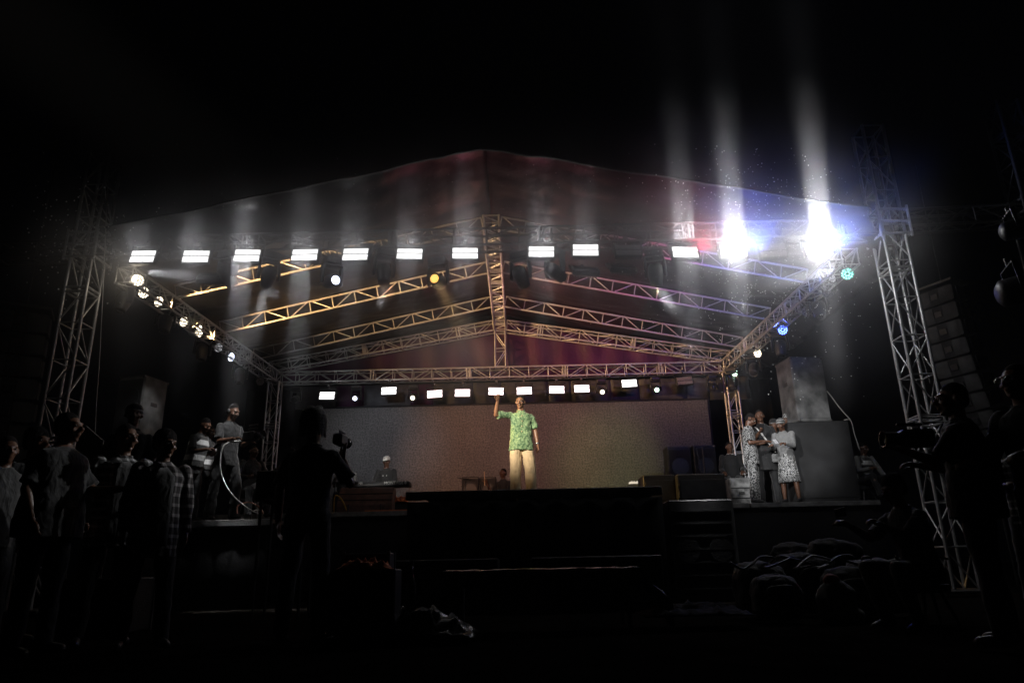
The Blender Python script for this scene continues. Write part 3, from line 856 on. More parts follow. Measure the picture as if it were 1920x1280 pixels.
def finish(o, vox, smooth=3, fold=0.0, tex=None, sfac=.6):
    r = o.modifiers.new('skin', 'REMESH'); r.mode = 'VOXEL'; r.voxel_size = vox; r.use_smooth_shade = True
    if smooth: s = o.modifiers.new('relax', 'SMOOTH'); s.iterations = smooth; s.factor = sfac
    if fold:
        d = o.modifiers.new('folds', 'DISPLACE'); d.texture = tex or FOLD; d.strength = fold; d.mid_level = .5; d.texture_coords = 'LOCAL'
    return o

def head_rot(yaw, pitch, roll=0.0):
    return Matrix.Rotation(yaw, 3, 'Z') @ Matrix.Rotation(roll, 3, 'Y') @ Matrix.Rotation(pitch, 3, 'X')

def hand(mb, Wp, d, n, curl, k, fr, side):
    """palm, four fingers and a thumb; d along the hand, n towards the palm side, side = which way the thumb lies"""
    d = nrm(d); n = Vector(n); n = (n - d * n.dot(d)).normalized(); s = d.cross(n) * side
    R = Matrix((s, n, d)).transposed()
    mb.ell(Wp + d * .045 * k, (.041 * k, .016 * k * fr, .052 * k), R, 12, 8)
    mb.ell(Wp + d * .03 * k + s * .022 * k + n * .008 * k, (.02 * k, .016 * k, .03 * k), R, 10, 6)
    for i, (off, ln) in enumerate(((.029, .072), (.010, .080), (-.010, .074), (-.028, .058))):
        p = Wp + d * .085 * k + s * off * k; a = curl * .35 + .03 * i; r = (.0088 - .0006 * i) * fr * k
        for j, q in enumerate((.42, .33, .25)):
            dr = d * cos(a) + n * sin(a) + s * (off * 1.2) * (1 - curl * .4)
            p2 = p + dr.normalized() * ln * q * k; mb.cap(p, p2, r, r * .9, 7, 2); p = p2; r *= .92; a += curl * .85
    p = Wp + d * .022 * k + s * .03 * k; dr = (d * .65 + s * .75 + n * .25).normalized()
    for j, q in enumerate((.042, .032, .026)):
        p2 = p + dr * q * k; mb.cap(p, p2, (.0115 - .001 * j) * fr * k, None, 7, 2); p = p2; dr = (dr + (d * .45 - s * .25 * curl + n * .25 * curl)).normalized()

class Pose:
    def __init__(s, lean=(0, 0, 1), twist=0.0, head=(0, 0, 0), neck=(0, -.1, 1), armR=None, armL=None, legR=None, legL=None, seat=None, drop=0.0):
        s.lean = nrm(lean); s.twist = twist; s.head = head; s.neck = nrm(neck)
        s.armR = armR or ((-.22, .03, -1), (-.08, -.18, -1), (1, 0, 0), .8)
        s.armL = armL or ((.22, .03, -1), (.08, -.18, -1), (-1, 0, 0), .8)
        s.legR = legR or ((-.10, -.02, -1), (-.04, .05, -1)); s.legL = legL or ((.10, -.02, -1), (.04, .05, -1)); s.seat = seat

def person(label, loc, rz, h, pose, top=C_BLACK, sleeve='short', bottom=C_BLACK, hair='short', skin='skin', vox=.013, hem=-.14, bulk=1.0, legw=1.0, skirt=None, group=None, shoes=True, face=True, armless=None, topw=1.0, collar=True, bottom_kind='trousers', tail=None):
    k = h / 1.75
    t = empty('person', loc, label, 'person', group, rz)
    S_ = Matrix.Rotation(pose.twist, 3, 'Z'); T = pose.lean
    # legs first, to know the height of the hips
    def leglen(g): return -(nrm(g[0]).z * .43 + nrm(g[1]).z * .41) + .085
    pz = max(leglen(pose.legR), leglen(pose.legL)) + .02
    if pose.seat is not None: pz = pose.seat / k + .1
    P0 = V(0, 0, pz)
    sx = S_ @ V(1, 0, 0); sx = (sx - T * sx.dot(T)).normalized(); fy = T.cross(sx)  # fy points back
    if fy.y < 0 and abs(fy.y) > .2: pass
    J = {}
    for s_, n_ in ((-1, 'R'), (1, 'L')):
        J['hip' + n_] = P0 + V(s_ * .088, 0, -.02)
        J['sh' + n_] = P0 + T * .47 + sx * (s_ * .178)
        ua, fa, pn, cu = getattr(pose, 'arm' + n_); ua = nrm(ua); fa = nrm(fa)
        J['el' + n_] = J['sh' + n_] + ua * .285; J['wr' + n_] = J['el' + n_] + fa * .245; J['hd' + n_] = fa
        a, b = getattr(pose, 'leg' + n_); a = nrm(a); b = nrm(b)
        J['kn' + n_] = J['hip' + n_] + a * .43; J['an' + n_] = J['kn' + n_] + b * .41; J['sd' + n_] = b
    NB = P0 + T * .53; HC = NB + pose.neck * .155
    HR = head_rot(*pose.head) 
    def hp(x, y, z): return HC + HR @ V(x * 1.06, y * 1.06, z * 1.04)
    fr = max(1.0, vox / .0075)
    mb = MB()
    def ring(u, rx, ry, dy=0.0, f=1.0): return (P0 + T * u + fy * dy, sx * rx * bulk * f, fy * ry * bulk * f)
    mb.loft([ring(-.09, .11, .08), ring(-.03, .155, .105), ring(.05, .15, .10), ring(.14, .13, .09), ring(.26, .15, .105), ring(.38, .165, .105), ring(.46, .15, .085), ring(.51, .085, .065), ring(.54, .055, .055)], 20, 2.3)
    mb.cap(NB - T * .04, HC - HR @ V(0, -.012, .05), .058, .054, 12)
    # head
    mb.ell(hp(0, .014, .022), (.074, .093, .094), HR, 18, 12); mb.ell(hp(0, -.03, -.012), (.063, .062, .08), HR, 16, 10)
    mb.ell(hp(0, -.028, -.06), (.054, .056, .05), HR, 14, 8); mb.ell(hp(0, -.068, -.093), (.024, .02, .018), HR, 10, 6)
    mb.cap(hp(0, -.087, .018), hp(0, -.113, -.018), .009, .014, 8, 2)
    for s_ in (-1, 1):
        mb.ell(hp(s_ * .014, -.1, -.024), (.011, .012, .009), HR, 8, 6)
        mb.cap(hp(s_ * .012, -.088, .034), hp(s_ * .045, -.074, .032), .0105, .009, 7, 2)
        mb.ell(hp(s_ * .04, -.066, -.022), (.022, .02, .02), HR, 10, 6)
        mb.ell(hp(s_ * .076, .006, -.004), (.008 * fr, .018, .03), HR, 10, 7)
    mb.ell(hp(0, -.091, -.047), (.024, .011, .0065), HR, 10, 6); mb.ell(hp(0, -.089, -.061), (.021, .011, .0075), HR, 10, 6)
    # arms
    for s_, n_ in ((-1, 'R'), (1, 'L')):
        if armless == n_: continue
        mb.ell(J['sh' + n_] - T * .03 - sx * s_ * .018, (.038, .04, .042), None, 12, 8)
        mb.cap(J['sh' + n_].lerp(J['el' + n_], .12) - T * .02, J['el' + n_], .038, .037, 12); mid = J['el' + n_].lerp(J['wr' + n_], .25)
        mb.cap(J['el' + n_], mid, .038, .041, 10); mb.cap(mid, J['wr' + n_], .040, .026, 10)
        ua, fa, pn, cu = getattr(pose, 'arm' + n_)
        hand(mb, J['wr' + n_], fa, pn, cu, 1.0, fr, s_ if n_ == 'R' else s_)
        hipj = J['hip' + n_]
    for s_, n_ in ((-1, 'R'), (1, 'L')):
        mb.cap(J['hip' + n_], J['kn' + n_], .085 * (.5 + bulk / 2), .054, 12); m_ = J['kn' + n_].lerp(J['an' + n_], .3)
        mb.cap(J['kn' + n_], m_, .054, .057, 10); mb.cap(m_, J['an' + n_], .055, .036, 10)
        fd = V(s_ * .18, -1, 0); sd = J['sd' + n_]
        fd = nrm(fd - sd * fd.dot(sd) * .85)
        mb.cap(J['an' + n_] + fd * (-.03) + sd * .04, J['an' + n_] + fd * .14 + sd * .058, .036, .026, 10)
    sc = Matrix.Diagonal((k, k, k, 1))
    o = mb.xf(sc).build('body', M[skin], t, True); finish(o, vox * k, 2, 0, None, .45)
    # eyes
    if face:
        for s_ in (-1, 1):
            e = MB().ell(hp(s_ * .031, -.0785, .008), (.012, .012, .0085), HR, 12, 8).xf(sc).build('eye', M['eye'], t, True)
            MB().ell(hp(s_ * .031, -.0865, .008), (.0066, .005, .0066), HR, 8, 6).xf(sc).build('iris', M['iris'], e, True)
    # hair and headgear
    def shell(name, m, grow, cut_front, fold=.0, tex=None, v=.008, zlow=-.03):
        hm = MB(); hm.ell(hp(0, .022, .034), (.078 + grow, .09 + grow, .09 + grow), HR, 18, 12)
        hm.ell(hp(0, .055, -.02), (.066 + grow * .7, .055 + grow * .7, .06), HR, 14, 8)
        hm.xf(sc); oo = hm.build(name, m, t, True); finish(oo, max(v, vox * .7) * k, 2, fold, tex); return oo
    if hair in ('short', 'fade'): 
        hm = MB().ell(hp(0, .022, .04), (.0755, .091, .088), HR, 18, 12).ell(hp(0, .05, -.005), (.068, .06, .06), HR, 14, 8)
        finish(hm.xf(sc).build('hair', M['hair'], t, True), max(.007, vox * .7) * k, 1, .004, CURL)
    elif hair == 'afro':
        hm = MB().ell(hp(0, .025, .052), (.092, .102, .095), HR, 18, 12).ell(hp(0, .055, 0), (.08, .07, .07), HR, 14, 8)
        finish(hm.xf(sc).build('hair', M['hair'], t, True), max(.008, vox * .7) * k, 1, .018, CURL)
    elif hair == 'braids':
        hm = MB().ell(hp(0, .022, .04), (.084, .098, .092), HR, 18, 12)
        hh = finish(hm.xf(sc).build('hair', M['hair'], t, True), .009 * k, 1)
        M.setdefault('braid', mat('painted_braid_sheen', (.16, .155, .15), .35, 0, .3, 60, .8, 200))  # braid colour lightened to stand for glints of rim light
        for i in range(34):
            a = pi * (i / 33) * 1.5 - pi * .25
            pts = []; 
            tie = hp(random.uniform(-.05, .05), .04, .155)
            c_ = V(.094 * cos(a), .03 + .10 * sin(a), .05); 
            pts = [hp(c_.x * .35, .02 + (c_.y) * .35, .15 + random.uniform(-.006, .006)), hp(c_.x * .85, .01 + c_.y * .85, .115), hp(c_.x * 1.06, c_.y * 1.05, .04), hp(c_.x * 1.04, c_.y * 1.04, -.03), hp(c_.x * .98 + random.uniform(-.006, .006), c_.y * 1.0, -.07 + random.uniform(-.02, .02))]
            pp = smoothpath(pts, 9); rr = [.0065 * (1 + .35 * sin(j * 2.1)) for j in range(len(pp))]
            MB().tube([p * k for p in pp], [r_ * k for r_ in rr], 6).build('braid', M['braid'], hh, True)
        for s_ in (-1, 1): MB().ell(hp(s_ * .035, .02, .145), (.034, .03, .026), HR, 10, 6).xf(sc).build('hair_bun', M['braid'], hh, True)
    elif hair == 'cap':
        M.setdefault('capm', mat('white_cap_cloth', (.62, .6, .57), .7, 0, .12, 30, .4, 200))
        c_ = MB().loft([(hp(0, .018, .035), HR @ V(.083, 0, 0), HR @ V(0, .1, 0)), (hp(0, .018, .075), HR @ V(.082, 0, 0), HR @ V(0, .098, 0)), (hp(0, .02, .108), HR @ V(.066, 0, 0), HR @ V(0, .08, 0)), (hp(0, .02, .13), HR @ V(.03, 0, 0), HR @ V(0, .035, 0))], 20)
        cc = c_.xf(sc).build('cap', M['capm'], t, True)
        MB().loft([(hp(0, -.065, .05), HR @ V(.068, 0, 0), HR @ V(0, .0, .006)), (hp(0, -.12, .042), HR @ V(.06, 0, 0), HR @ V(0, 0, .006)), (hp(0, -.155, .03), HR @ V(.035, 0, 0), HR @ V(0, 0, .004))], 14).xf(sc).build('brim', M['capm'], cc, True)
    elif hair == 'darkcap':
        c_ = MB().ell(hp(0, .018, .05), (.088, .104, .082), HR, 18, 10)
        cc = c_.xf(sc).build('beanie', C_BLACK, t, True)
        MB().loft([(hp(0, .018, .02), HR @ V(.086, 0, 0), HR @ V(0, .102, 0)), (hp(0, .018, .05), HR @ V(.089, 0, 0), HR @ V(0, .105, 0))], 18).xf(sc).build('cap_band', C_GREY, cc, True)
    elif hair == 'wrap':
        c_ = MB().ell(hp(0, .025, .06), (.094, .108, .088), HR, 16, 10).ell(hp(.03, .03, .125), (.06, .065, .05), HR, 12, 8).ell(hp(-.04, .05, .1), (.05, .05, .045), HR, 12, 8)
        finish(c_.xf(sc).build('headwrap', C_PRINT, t, True), .009, 1, .02)
    elif hair == 'striped':
        c_ = MB().ell(hp(0, .022, .045), (.09, .106, .09), HR, 16, 10)
        finish(c_.xf(sc).build('headwrap', C_VEST2, t, True), .009, 1, .01)
    # top
    f = 1.0
    hem_u = hem
    top_r = [(hem_u, .168 * topw, .122 * topw, .0), (-.04, .17 * topw, .122 * topw, 0), (.07, .163 * topw, .117 * topw, 0), (.18, .158 * topw, .112, 0), (.3, .172, .12, 0), (.4, .184, .117, 0), (.465, .168, .098, 0), (.505, .105, .078, 0), (.53, .07, .066, 0)]
    if pose.seat is not None: top_r[0] = (-.06, .17, .125, 0)
    if top is not None:
        tm_ = MB(); tm_.loft([ring(u, a, b, c) for u, a, b, c in top_r], 26, 2.4)
        for s_, n_ in ((-1, 'R'), (1, 'L')):
            if sleeve == 'none' or armless == n_: continue
            tm_.ell(J['sh' + n_] - T * .024 - sx * s_ * .01, (.053, .056, .05), None, 12, 8)
            ua = (J['el' + n_] - J['sh' + n_])
            if sleeve == 'short':
                tm_.cyl(J['sh' + n_] - ua * .02 - T * .016 - sx * s_ * .012, J['sh' + n_] + ua * .86, .052, .067, 16)
            else:
                tm_.cap(J['sh' + n_], J['el' + n_], .064, .053, 12); wa = J['wr' + n_] - J['el' + n_]
                tm_.cyl(J['el' + n_] - wa * .05, J['wr' + n_] - wa * .04, .053, .04, 14)
        oo = tm_.xf(sc).build('shirt' if sleeve != 'robe' else 'robe', top, t, True); finish(oo, max(.008, vox * .85) * k, 2, .024)
        if collar:
            cm = MB(); pts = []
            for i in range(15):
                a = -pi * .42 + i / 14 * pi * 1.84 + 0; a = radians(-70) + i / 14 * radians(320)
                q = NB - T * .012 + sx * (.07 * cos(a)) + fy * (.066 * sin(a)) + T * (.012 * (1 if i not in (0, 14) else -.5)); pts.append(q)
            cm.tube(pts, .011, 6)
            cm.xf(sc).build('collar', top, oo, True)
    # lower garment
    if skirt is None:
        lm = MB(); lm.loft([ring(-.12, .15, .11), ring(-.05, .166, .117), ring(.04, .158, .112), ring(.1, .15, .105)], 22, 2.3)
        for s_, n_ in ((-1, 'R'), (1, 'L')):
            H_, K_, A_ = J['hip' + n_], J['kn' + n_], J['an' + n_]
            lm.cap(H_, K_, .094 * (.5 + bulk / 2) * (.7 + .3 * legw), .068 * legw, 14); lm.cyl(K_, A_ + J['sd' + n_] * .03, .068 * legw, .058 * legw ** 1.3, 16); lm.ell(K_, (.068 * legw,) * 3, None, 12, 8)
        oo = lm.xf(sc).build('trousers', bottom, t, True); finish(oo, max(.009, vox * .85) * k, 2, .04, FOLD2)
    else:
        z0, fl = skirt; lm = MB(); rg = []; n = 48
        v = []; fcs = []
        lv = [(.10, 1.0), (0.0, 1.12), (-.15, 1.2), (-.15 - (pz - .15 - z0) * .5, 1.2 + fl * .5), (z0 - pz, 1.2 + fl)]
        for u, q in lv:
            for i in range(n):
                a = 2 * pi * i / n; pl = 1 + .06 * sin(a * 9) * (q - 1) * 3
                v.append((V(0, 0, pz + u) + sx * (.152 * q * pl * cos(a)) + fy * (.112 * q * pl * sin(a))) * k)
        for r_ in range(len(lv) - 1):
            for i in range(n):
                a = r_ * n + i; b = r_ * n + (i + 1) % n; fcs.append((a, a + n, b + n, b))
        oo = raw('skirt', v, fcs, bottom, t, True); md = oo.modifiers.new('thick', 'SOLIDIFY'); md.thickness = .008
    if shoes:
        for s_, n_ in ((-1, 'R'), (1, 'L')):
            A_ = J['an' + n_]; sd = J['sd' + n_]; fd = nrm(V(s_ * .18, -1, 0) - sd * V(s_ * .18, -1, 0).dot(sd) * .85)
            sm_ = MB().cap(A_ + sd * .035 - fd * .035, A_ + sd * .05 + fd * .14, .046, .036, 12); sm_.cap(A_ + sd * .0 - fd * .015, A_ + sd * .04, .046, .046, 10)
            finish(sm_.xf(sc).build('shoe', M['black'], t, True), .011, 2)
    J['HC'] = HC; J['HR'] = HR; J['k'] = k; J['root'] = t; J['T'] = T; J['sx'] = sx; J['fy'] = fy; J['P0'] = P0
    def world(v): return Vector(loc) + Matrix.Rotation(rz, 3, 'Z') @ (Vector(v) * k)
    J['w'] = world
    return J
C_VEST2 = cloth_mat('striped_headscarf', 'bands', (.05, .05, .05), (.3, .3, .3), 22, .6)

def ground_at(px, Y, z): 
    p = at(px, 800, Y); return V(p.x, Y, z)
def cast(label, px, py, Y, floor, rz, pose, hfix=None, **kw):
    """a person whose head top is seen at px, py when standing at distance Y"""
    tp = at(px, py, Y); h = hfix or (tp.z - floor)
    return person(label, V(tp.x, Y, floor), rz, h, pose, **kw)
# ------------------------------------------------------------------ the people of the photograph
GRP = None
J1 = cast('preacher in green leaf print shirt and cream trousers with one hand raised', 975, 741, 11.4, SZ, .12,
  Pose(lean=(.02, .02, 1), head=(-.32, .12, .05), neck=(-.05, -.1, 1), armR=((-1, -.35, -.12), (.12, -.45, 1), (.3, -.9, 0), 1.15), armL=((.24, .06, -1), (.12, -.12, -1), (-1, 0, 0), .7),
  legR=((-.05, -.04, -1), (0, .04, -1)), legL=((.12, -.07, -1), (.04, .05, -1))), top=C_GREEN, bottom=C_CREAM, legw=1.42, hem=-.16, vox=.0075, topw=1.2, skin='skin2', hair='fade')
# wristwatch, buttons and placket are parts of what he wears
k = J1['k']; wr = J1['wrL']; ua = J1['hdL']
sh = [c for c in J1['root'].children if c.name.startswith('shirt')][0]
MB().cyl((wr - ua * .03) * k, (wr - ua * .005) * k, .031 * k, .031 * k, 14).build('wristwatch', M['chrome'], J1['root'], True)
[c for c in J1['root'].children if c.name.startswith('shirt')][0].modifiers['folds'].strength = .042
bt = MB()
for u in (.42, .33, .24, .15, .06, -.03): bt.ell((J1['P0'] + J1['T'] * u - J1['fy'] * .131) * k, (.008, .004, .008), None, 8, 5)
bt.build('buttons', C_CREAM, sh)
def lens_box(name, label, loc, rz, s=1.0, kind='video'):
    t = empty(name, loc, label, 'camera', None, rz)
    b = MB().box((0, .02, 0), (.10 * s, .2 * s, .11 * s), bev=.012 * s); b.build('camera_body', M['black'], t)
    MB().loft([((0, -.08 * s, 0), (.042 * s, 0, 0), (0, 0, .042 * s)), ((0, -.17 * s, 0), (.045 * s, 0, 0), (0, 0, .045 * s)), ((0, -.19 * s, 0), (.055 * s, 0, 0), (0, 0, .055 * s)), ((0, -.19 * s, 0), (.045 * s, 0, 0), (0, 0, .045 * s)), ((0, -.175 * s, 0), (.04 * s, 0, 0), (0, 0, .04 * s))], 18).build('lens', M['glass_dark'], t, True)
    MB().box((0, -.01 * s, .09 * s), (.02 * s, .16 * s, .02 * s), bev=.005 * s).cyl((0, .05 * s, .05 * s), (0, .05 * s, .09 * s), .008 * s).build('handle', M['black'], t)
    if kind == 'video':
        MB().box((.07 * s, .03 * s, .04 * s), (.01 * s, .09 * s, .06 * s), bev=.003 * s).build('side_screen', M['glass_dark'], t)
        MB().cyl((-.03 * s, -.12 * s, .12 * s), (-.03 * s, .02 * s, .12 * s), .012 * s).build('microphone', M['black'], t, True)
    return t
def phone(label, loc, rot, lit=False):
    o = MB().box((0, 0, 0), (.075, .009, .155), bev=.004).build('phone', M['black'])
    o.location = loc; o.rotation_euler = rot; tag(o, label, 'phone')
    MB().box((0, -.0055, 0), (.066, .002, .14)).build('screen', E_DIM if lit else M['glass_dark'], o)
    return o

# left wing platform with the camera crew
WZ = 1.3
wg = empty('wing_platform', (-5.2, 11.2, 0), 'black side platform at the left of the stage under the camera operator', 'platform')
wl = at(340, 965, 11.2).x; wrr = at(512, 965, 11.2).x
for i in range(4):
    a = wl + (wrr - wl) * i / 4 + 5.2; b = wl + (wrr - wl) * (i + 1) / 4 + 5.2
    MB().box(((a + b) / 2, 1.1, WZ - .03), (b - a - .01, 2.2, .06), bev=.006).build('deck_board', M['deck'], wg)
MB().box(((wl + wrr) / 2 + 5.2, -.03, WZ - .05), (wrr - wl, .05, .1), bev=.008).build('edge_board', M['edge'], wg)
skirt(wl + 5.2, wrr + 5.2, 11.22, WZ - .1, wg, 11.2)
HOLD = ((.15, -.25, -1), (-.35, -1, .12), (-.3, 0, -1), .9)
HOLDR = ((-.15, -.25, -1), (.35, -1, .12), (.3, 0, -1), .9)
J2 = cast('camera operator in black with headphones looking down at a video camera on the left platform', 435, 757, 11.45, WZ, 1.05,
  Pose(head=(.1, .35, 0), neck=(0, -.3, 1), armR=HOLDR, armL=HOLD, legR=((-.12, .06, -1), (-.03, .1, -1)), legL=((.16, -.2, -1), (.08, .12, -1))), top=C_BLACK2, vox=.009, legw=1.15, hair='short')
hp_ = lambda x, y, z: (J2['HC'] + J2['HR'] @ V(x, y, z)) * J2['k']
hb_ = MB().tube([hp_(.092 * cos(a), .01, .02 + .115 * sin(a)) for a in [pi * i / 12 for i in range(13)]], .007, 6)
hb_.ell(hp_(-.088, .01, 0), (.02, .035, .04)).ell(hp_(.088, .01, 0), (.02, .035, .04)); hb_.build('headphones', M['black'], J2['root'], True)
c2 = J2['w']((J2['wrR'] + J2['wrL']) / 2 + V(0, -.22, .03))
lens_box('video_camera', 'black video camera held by the operator on the left platform', c2, 1.05, 1.35)
HV = dict(top=C_BLACK2, vox=.011, sleeve='short')
def vest(J, m):
    mb = MB(); k = J['k']; P0, T, sx, fy = J['P0'], J['T'], J['sx'], J['fy']
    mb.loft([(P0 + T * u, sx * a, fy * b) for u, a, b in ((-.02, .183, .138), (.1, .178, .135), (.25, .18, .136), (.36, .185, .134), (.45, .13, .118), (.5, .115, .1))], 24, 2.4)
    o = mb.xf(Matrix.Diagonal((k, k, k, 1))).build('safety_vest', m, J['root'], True); finish(o, .01, 1, .012)
J3 = cast('steward with pale vest straps bending over a phone behind the plaid shirted boy', 372, 783, 11.4, WZ, 1.25, Pose(lean=(0, -.22, 1), head=(0, .5, 0), neck=(0, -.4, 1), armR=HOLDR, armL=HOLD), **HV); vest(J3, C_VEST)
phone('phone held by the steward bending on the left platform', J3['w'](J3['wrR'] + V(.06, -.12, .05)), (1.0, 0, 1.2))
J4 = cast('steward in banded reflective vest standing beside the camera operator', 393, 797, 11.9, WZ, 1.0, Pose(head=(.2, .3, 0), neck=(0, -.25, 1), armR=HOLDR, armL=HOLD), **HV); vest(J4, C_VEST)
J5 = person('seated bass guitar player in dark leather jacket at the back of the left platform', ground_at(479, 12.9, SZ - .18), .75, 1.68,
  Pose(seat=.5, head=(.25, -.05, 0), armR=((-.3, -.15, -1), (.5, -1, -.1), (0, -1, 0), .9), armL=((.45, -.4, -1), (.6, -.8, .75), (-1, 0, 0), 1.2), legR=((-.2, -1, -.1), (0, -.05, -1)), legL=((.2, -1, -.1), (0, -.1, -1))), top=mat('leather_jacket', (.018, .018, .019), .35, 0, .3, 20, .5, 40), sleeve='long', vox=.011, hair='fade')
def stool(loc, h, label, rz=0):
    t = empty('stool', loc, label, 'stool', None, rz)
    MB().cyl((0, 0, h - .06), (0, 0, h), .17, .17, 18).build('seat', M['black'], t)
    for i in range(4):
        a = pi / 4 + i * pi / 2; MB().cyl((.1 * cos(a), .1 * sin(a), h - .06), (.19 * cos(a), .19 * sin(a), 0), .014, None, 7).build('leg', M['alu_dark'], t)
    return t
stool(ground_at(479, 12.9, SZ - .18), .46, 'stool under the seated bass guitar player', .75)
def guitar(loc, rot, label):
    t = empty('bass_guitar', loc, label, 'guitar'); t.rotation_euler = rot
    ol = [(-.28, .02), (-.25, .13), (-.16, .165), (-.05, .12), (.03, .13), (.12, .17), (.2, .13), (.1, .06), (.12, 0), (.2, -.08), (.1, -.14), (.0, -.11), (-.08, -.11), (-.18, -.155), (-.26, -.1)]
    ol = [(p.x, p.z) for p in smoothpath([(a, 0, b) for a, b in ol + ol[:1]], 4)][:-1]
    n = len(ol); v = [(a, -.02, b) for a, b in ol] + [(a, .02, b) for a, b in ol]
    f = [tuple(range(n)), tuple(range(2 * n - 1, n - 1, -1))] + [(i, n + i, n + (i + 1) % n, (i + 1) % n) for i in range(n)]
    raw('body', v, f, M['black'], t)
    MB().box((-.06, -.024, 0), (.2, .008, .09), bev=.003).build('scratch_plate', mat('white_plate', (.6, .6, .6), .3), t)
    nb = MB().box((.45, -.02, 0), (.72, .025, .05), bev=.004).build('neck', mat('maple_neck', (.2, .13, .07), .35), t)
    MB().box((.88, -.02, .01), (.16, .02, .08), bev=.006).build('headstock', M['black'], t)
    st_ = MB()
    for i in range(4): st_.cyl((-.15, -.038, -.015 + .01 * i), (.85, -.036, -.015 + .01 * i), .0012, None, 4)
    st_.build('strings', M['chrome'], t)
    return t
gp = J5['w'](V(.05, -.22, 1.0 - .43 + .12))
guitar(gp, (0.15, -.55, .75), 'dark bass guitar with white plate on the seated player lap')

# keyboard player, others at the back
J6 = person('seated keyboard player in white cap and dark buttoned jacket', ground_at(727, 16.1, SZ), -.05, 1.75,
  Pose(seat=.52, head=(.05, .15, 0), armR=((-.25, -.3, -1), (.1, -1, -.1), (0, 0, -1), .5), armL=((.25, -.3, -1), (-.1, -1, -.1), (0, 0, -1), .5), legR=((-.2, -1, 0), (0, .1, -1)), legL=((.2, -1, 0), (0, .1, -1))), top=C_BLACK2, sleeve='long', hair='cap', vox=.011, topw=1.1)
stool(ground_at(727, 16.1, SZ), .48, 'stool under the keyboard player')
bt = MB()
for s_ in (-.04, .04):
    for u in (.36, .22): bt.ell((J6['P0'] + J6['T'] * u - J6['fy'] * .128 + J6['sx'] * s_) * J6['k'], (.011, .006, .011), None, 8, 5)
bt.build('buttons', C_WHITE, [c for c in J6['root'].children if c.name.startswith('shirt')][0])
J7 = person('musician in camouflage shirt seated behind the laptop', ground_at(650, 16.0, SZ), .25, 1.62, Pose(seat=.48, lean=(0, -.1, 1), head=(0, .3, 0), armR=HOLDR, armL=HOLD, legR=((-.2, -1, 0), (0, .1, -1)), legL=((.2, -1, 0), (0, .1, -1))), top=C_CAMO, vox=.012)
stool(ground_at(650, 16.0, SZ), .46, 'stool under the musician with the laptop')
J8 = person('drummer whose head and lifted drumstick show over the stage edge', ground_at(942, 16.9, SZ), -.45, 1.62, Pose(seat=.36, head=(-.2, .0, 0), armR=((-.5, -.5, -.9), (-.2, -.5, .9), (0, -1, 0), 1.4), armL=((.3, -.4, -1), (-.2, -1, .0), (0, 0, -1), .9), legR=((-.3, -1, 0), (0, -.1, -1)), legL=((.3, -1, 0), (0, -.1, -1))), top=C_BLACK, hair='short', vox=.011)
stool(ground_at(942, 16.9, SZ), .34, 'low stool under the drummer')
dp = at(909, 905, 16.5)
ds = MB().cyl(dp + V(0, 0, -.06), dp + V(-.01, 0, .26), .011, .008, 8).build('drumstick', mat('maple_stick', (.55, .4, .24), .5)); tag(ds, 'pale drumstick held upright by the drummer', 'drumstick')
# small kit before him, mostly hidden by the stage edge
kt = empty('drum_kit', V(dp.x + .05, 16.1, SZ), 'low drum kit with a slim cymbal in front of the drummer', 'drums')
for x_, r_, z_ in ((0, .27, .3), (.45, .16, .62), (-.35, .18, .55)):
    d_ = MB().cyl((x_, 0, z_ - .18), (x_, 0, z_), r_, None, 20).build('drum', M['black'], kt, True)
    MB().cyl((x_, 0, z_), (x_, 0, z_ + .006), r_ * .97, None, 20).build('drumhead', C_GREY, d_)
    MB().cyl((x_, .0, 0), (x_, 0, z_ - .18), .012, None, 6).build('stand', M['alu_dark'], d_)
cy_ = MB().loft([((-.45, -.1, .86), (.2, 0, -.04), (0, .2, 0)), ((-.45, -.1, .875), (.05, 0, -.01), (0, .05, 0)), ((-.45, -.1, .90), (.02, 0, 0), (0, .02, 0))], 20).build('cymbal', M['chrome'], kt, True)
MB().cyl((-.45, -.1, 0), (-.45, -.1, .87), .01, None, 6).build('stand', M['chrome'], cy_)
J9 = person('man in dark suit with white collar seated beside the back right tower', ground_at(1363, 15.7, SZ), -.2, 1.72, Pose(seat=.62, head=(.25, 0, 0), armR=((-.2, -.2, -1), (.2, -1, -.4), (0, 0, -1), .5), armL=((.2, -.2, -1), (-.2, -1, -.4), (0, 0, -1), .5), legR=((-.2, -1, -.2), (0, -.2, -1)), legL=((.2, -1, -.2), (0, -.2, -1))), top=C_BLACK2, sleeve='long', vox=.011)
[c for c in J9['root'].children_recursive if c.name.startswith('collar')][0].data.materials[0] = C_WHITE
stool(ground_at(1363, 15.7, SZ), .6, 'high stool under the man in the dark suit')

# group at the right
J10 = cast('man in pale swirl print outfit bowing his head beside the man in black', 1400, 786, 13.75, SZ, 1.15,
  Pose(head=(.15, .6, 0), neck=(0, -.5, 1), armR=((-.1, -.1, -1), (.45, -1, .1), (0, 0, -1), .7), armL=((.15, -.15, -1), (-.3, -1, .15), (0, 0, -1), .7)), top=C_PRINT, bottom=C_PRINT, vox=.0095, sleeve='short', hem=-.2, topw=1.12, legw=1.15, hair='fade', hfix=1.76)
J11 = cast('tall man in long black top with a pale bag strap across his chest', 1423, 768, 13.95, SZ, -.12,
  Pose(head=(-.1, .0, 0), neck=(-.04, -.1, 1), armR=((-.12, -.3, -1), (.45, -.8, .55), (0, -.3, 1), .9), armL=((.25, .05, -1), (.1, -.1, -1), (-1, 0, 0), .5)), top=C_BLACK2, bottom=C_BLACK, hem=-.33, topw=1.15, vox=.0095, sleeve='short', hair='short')
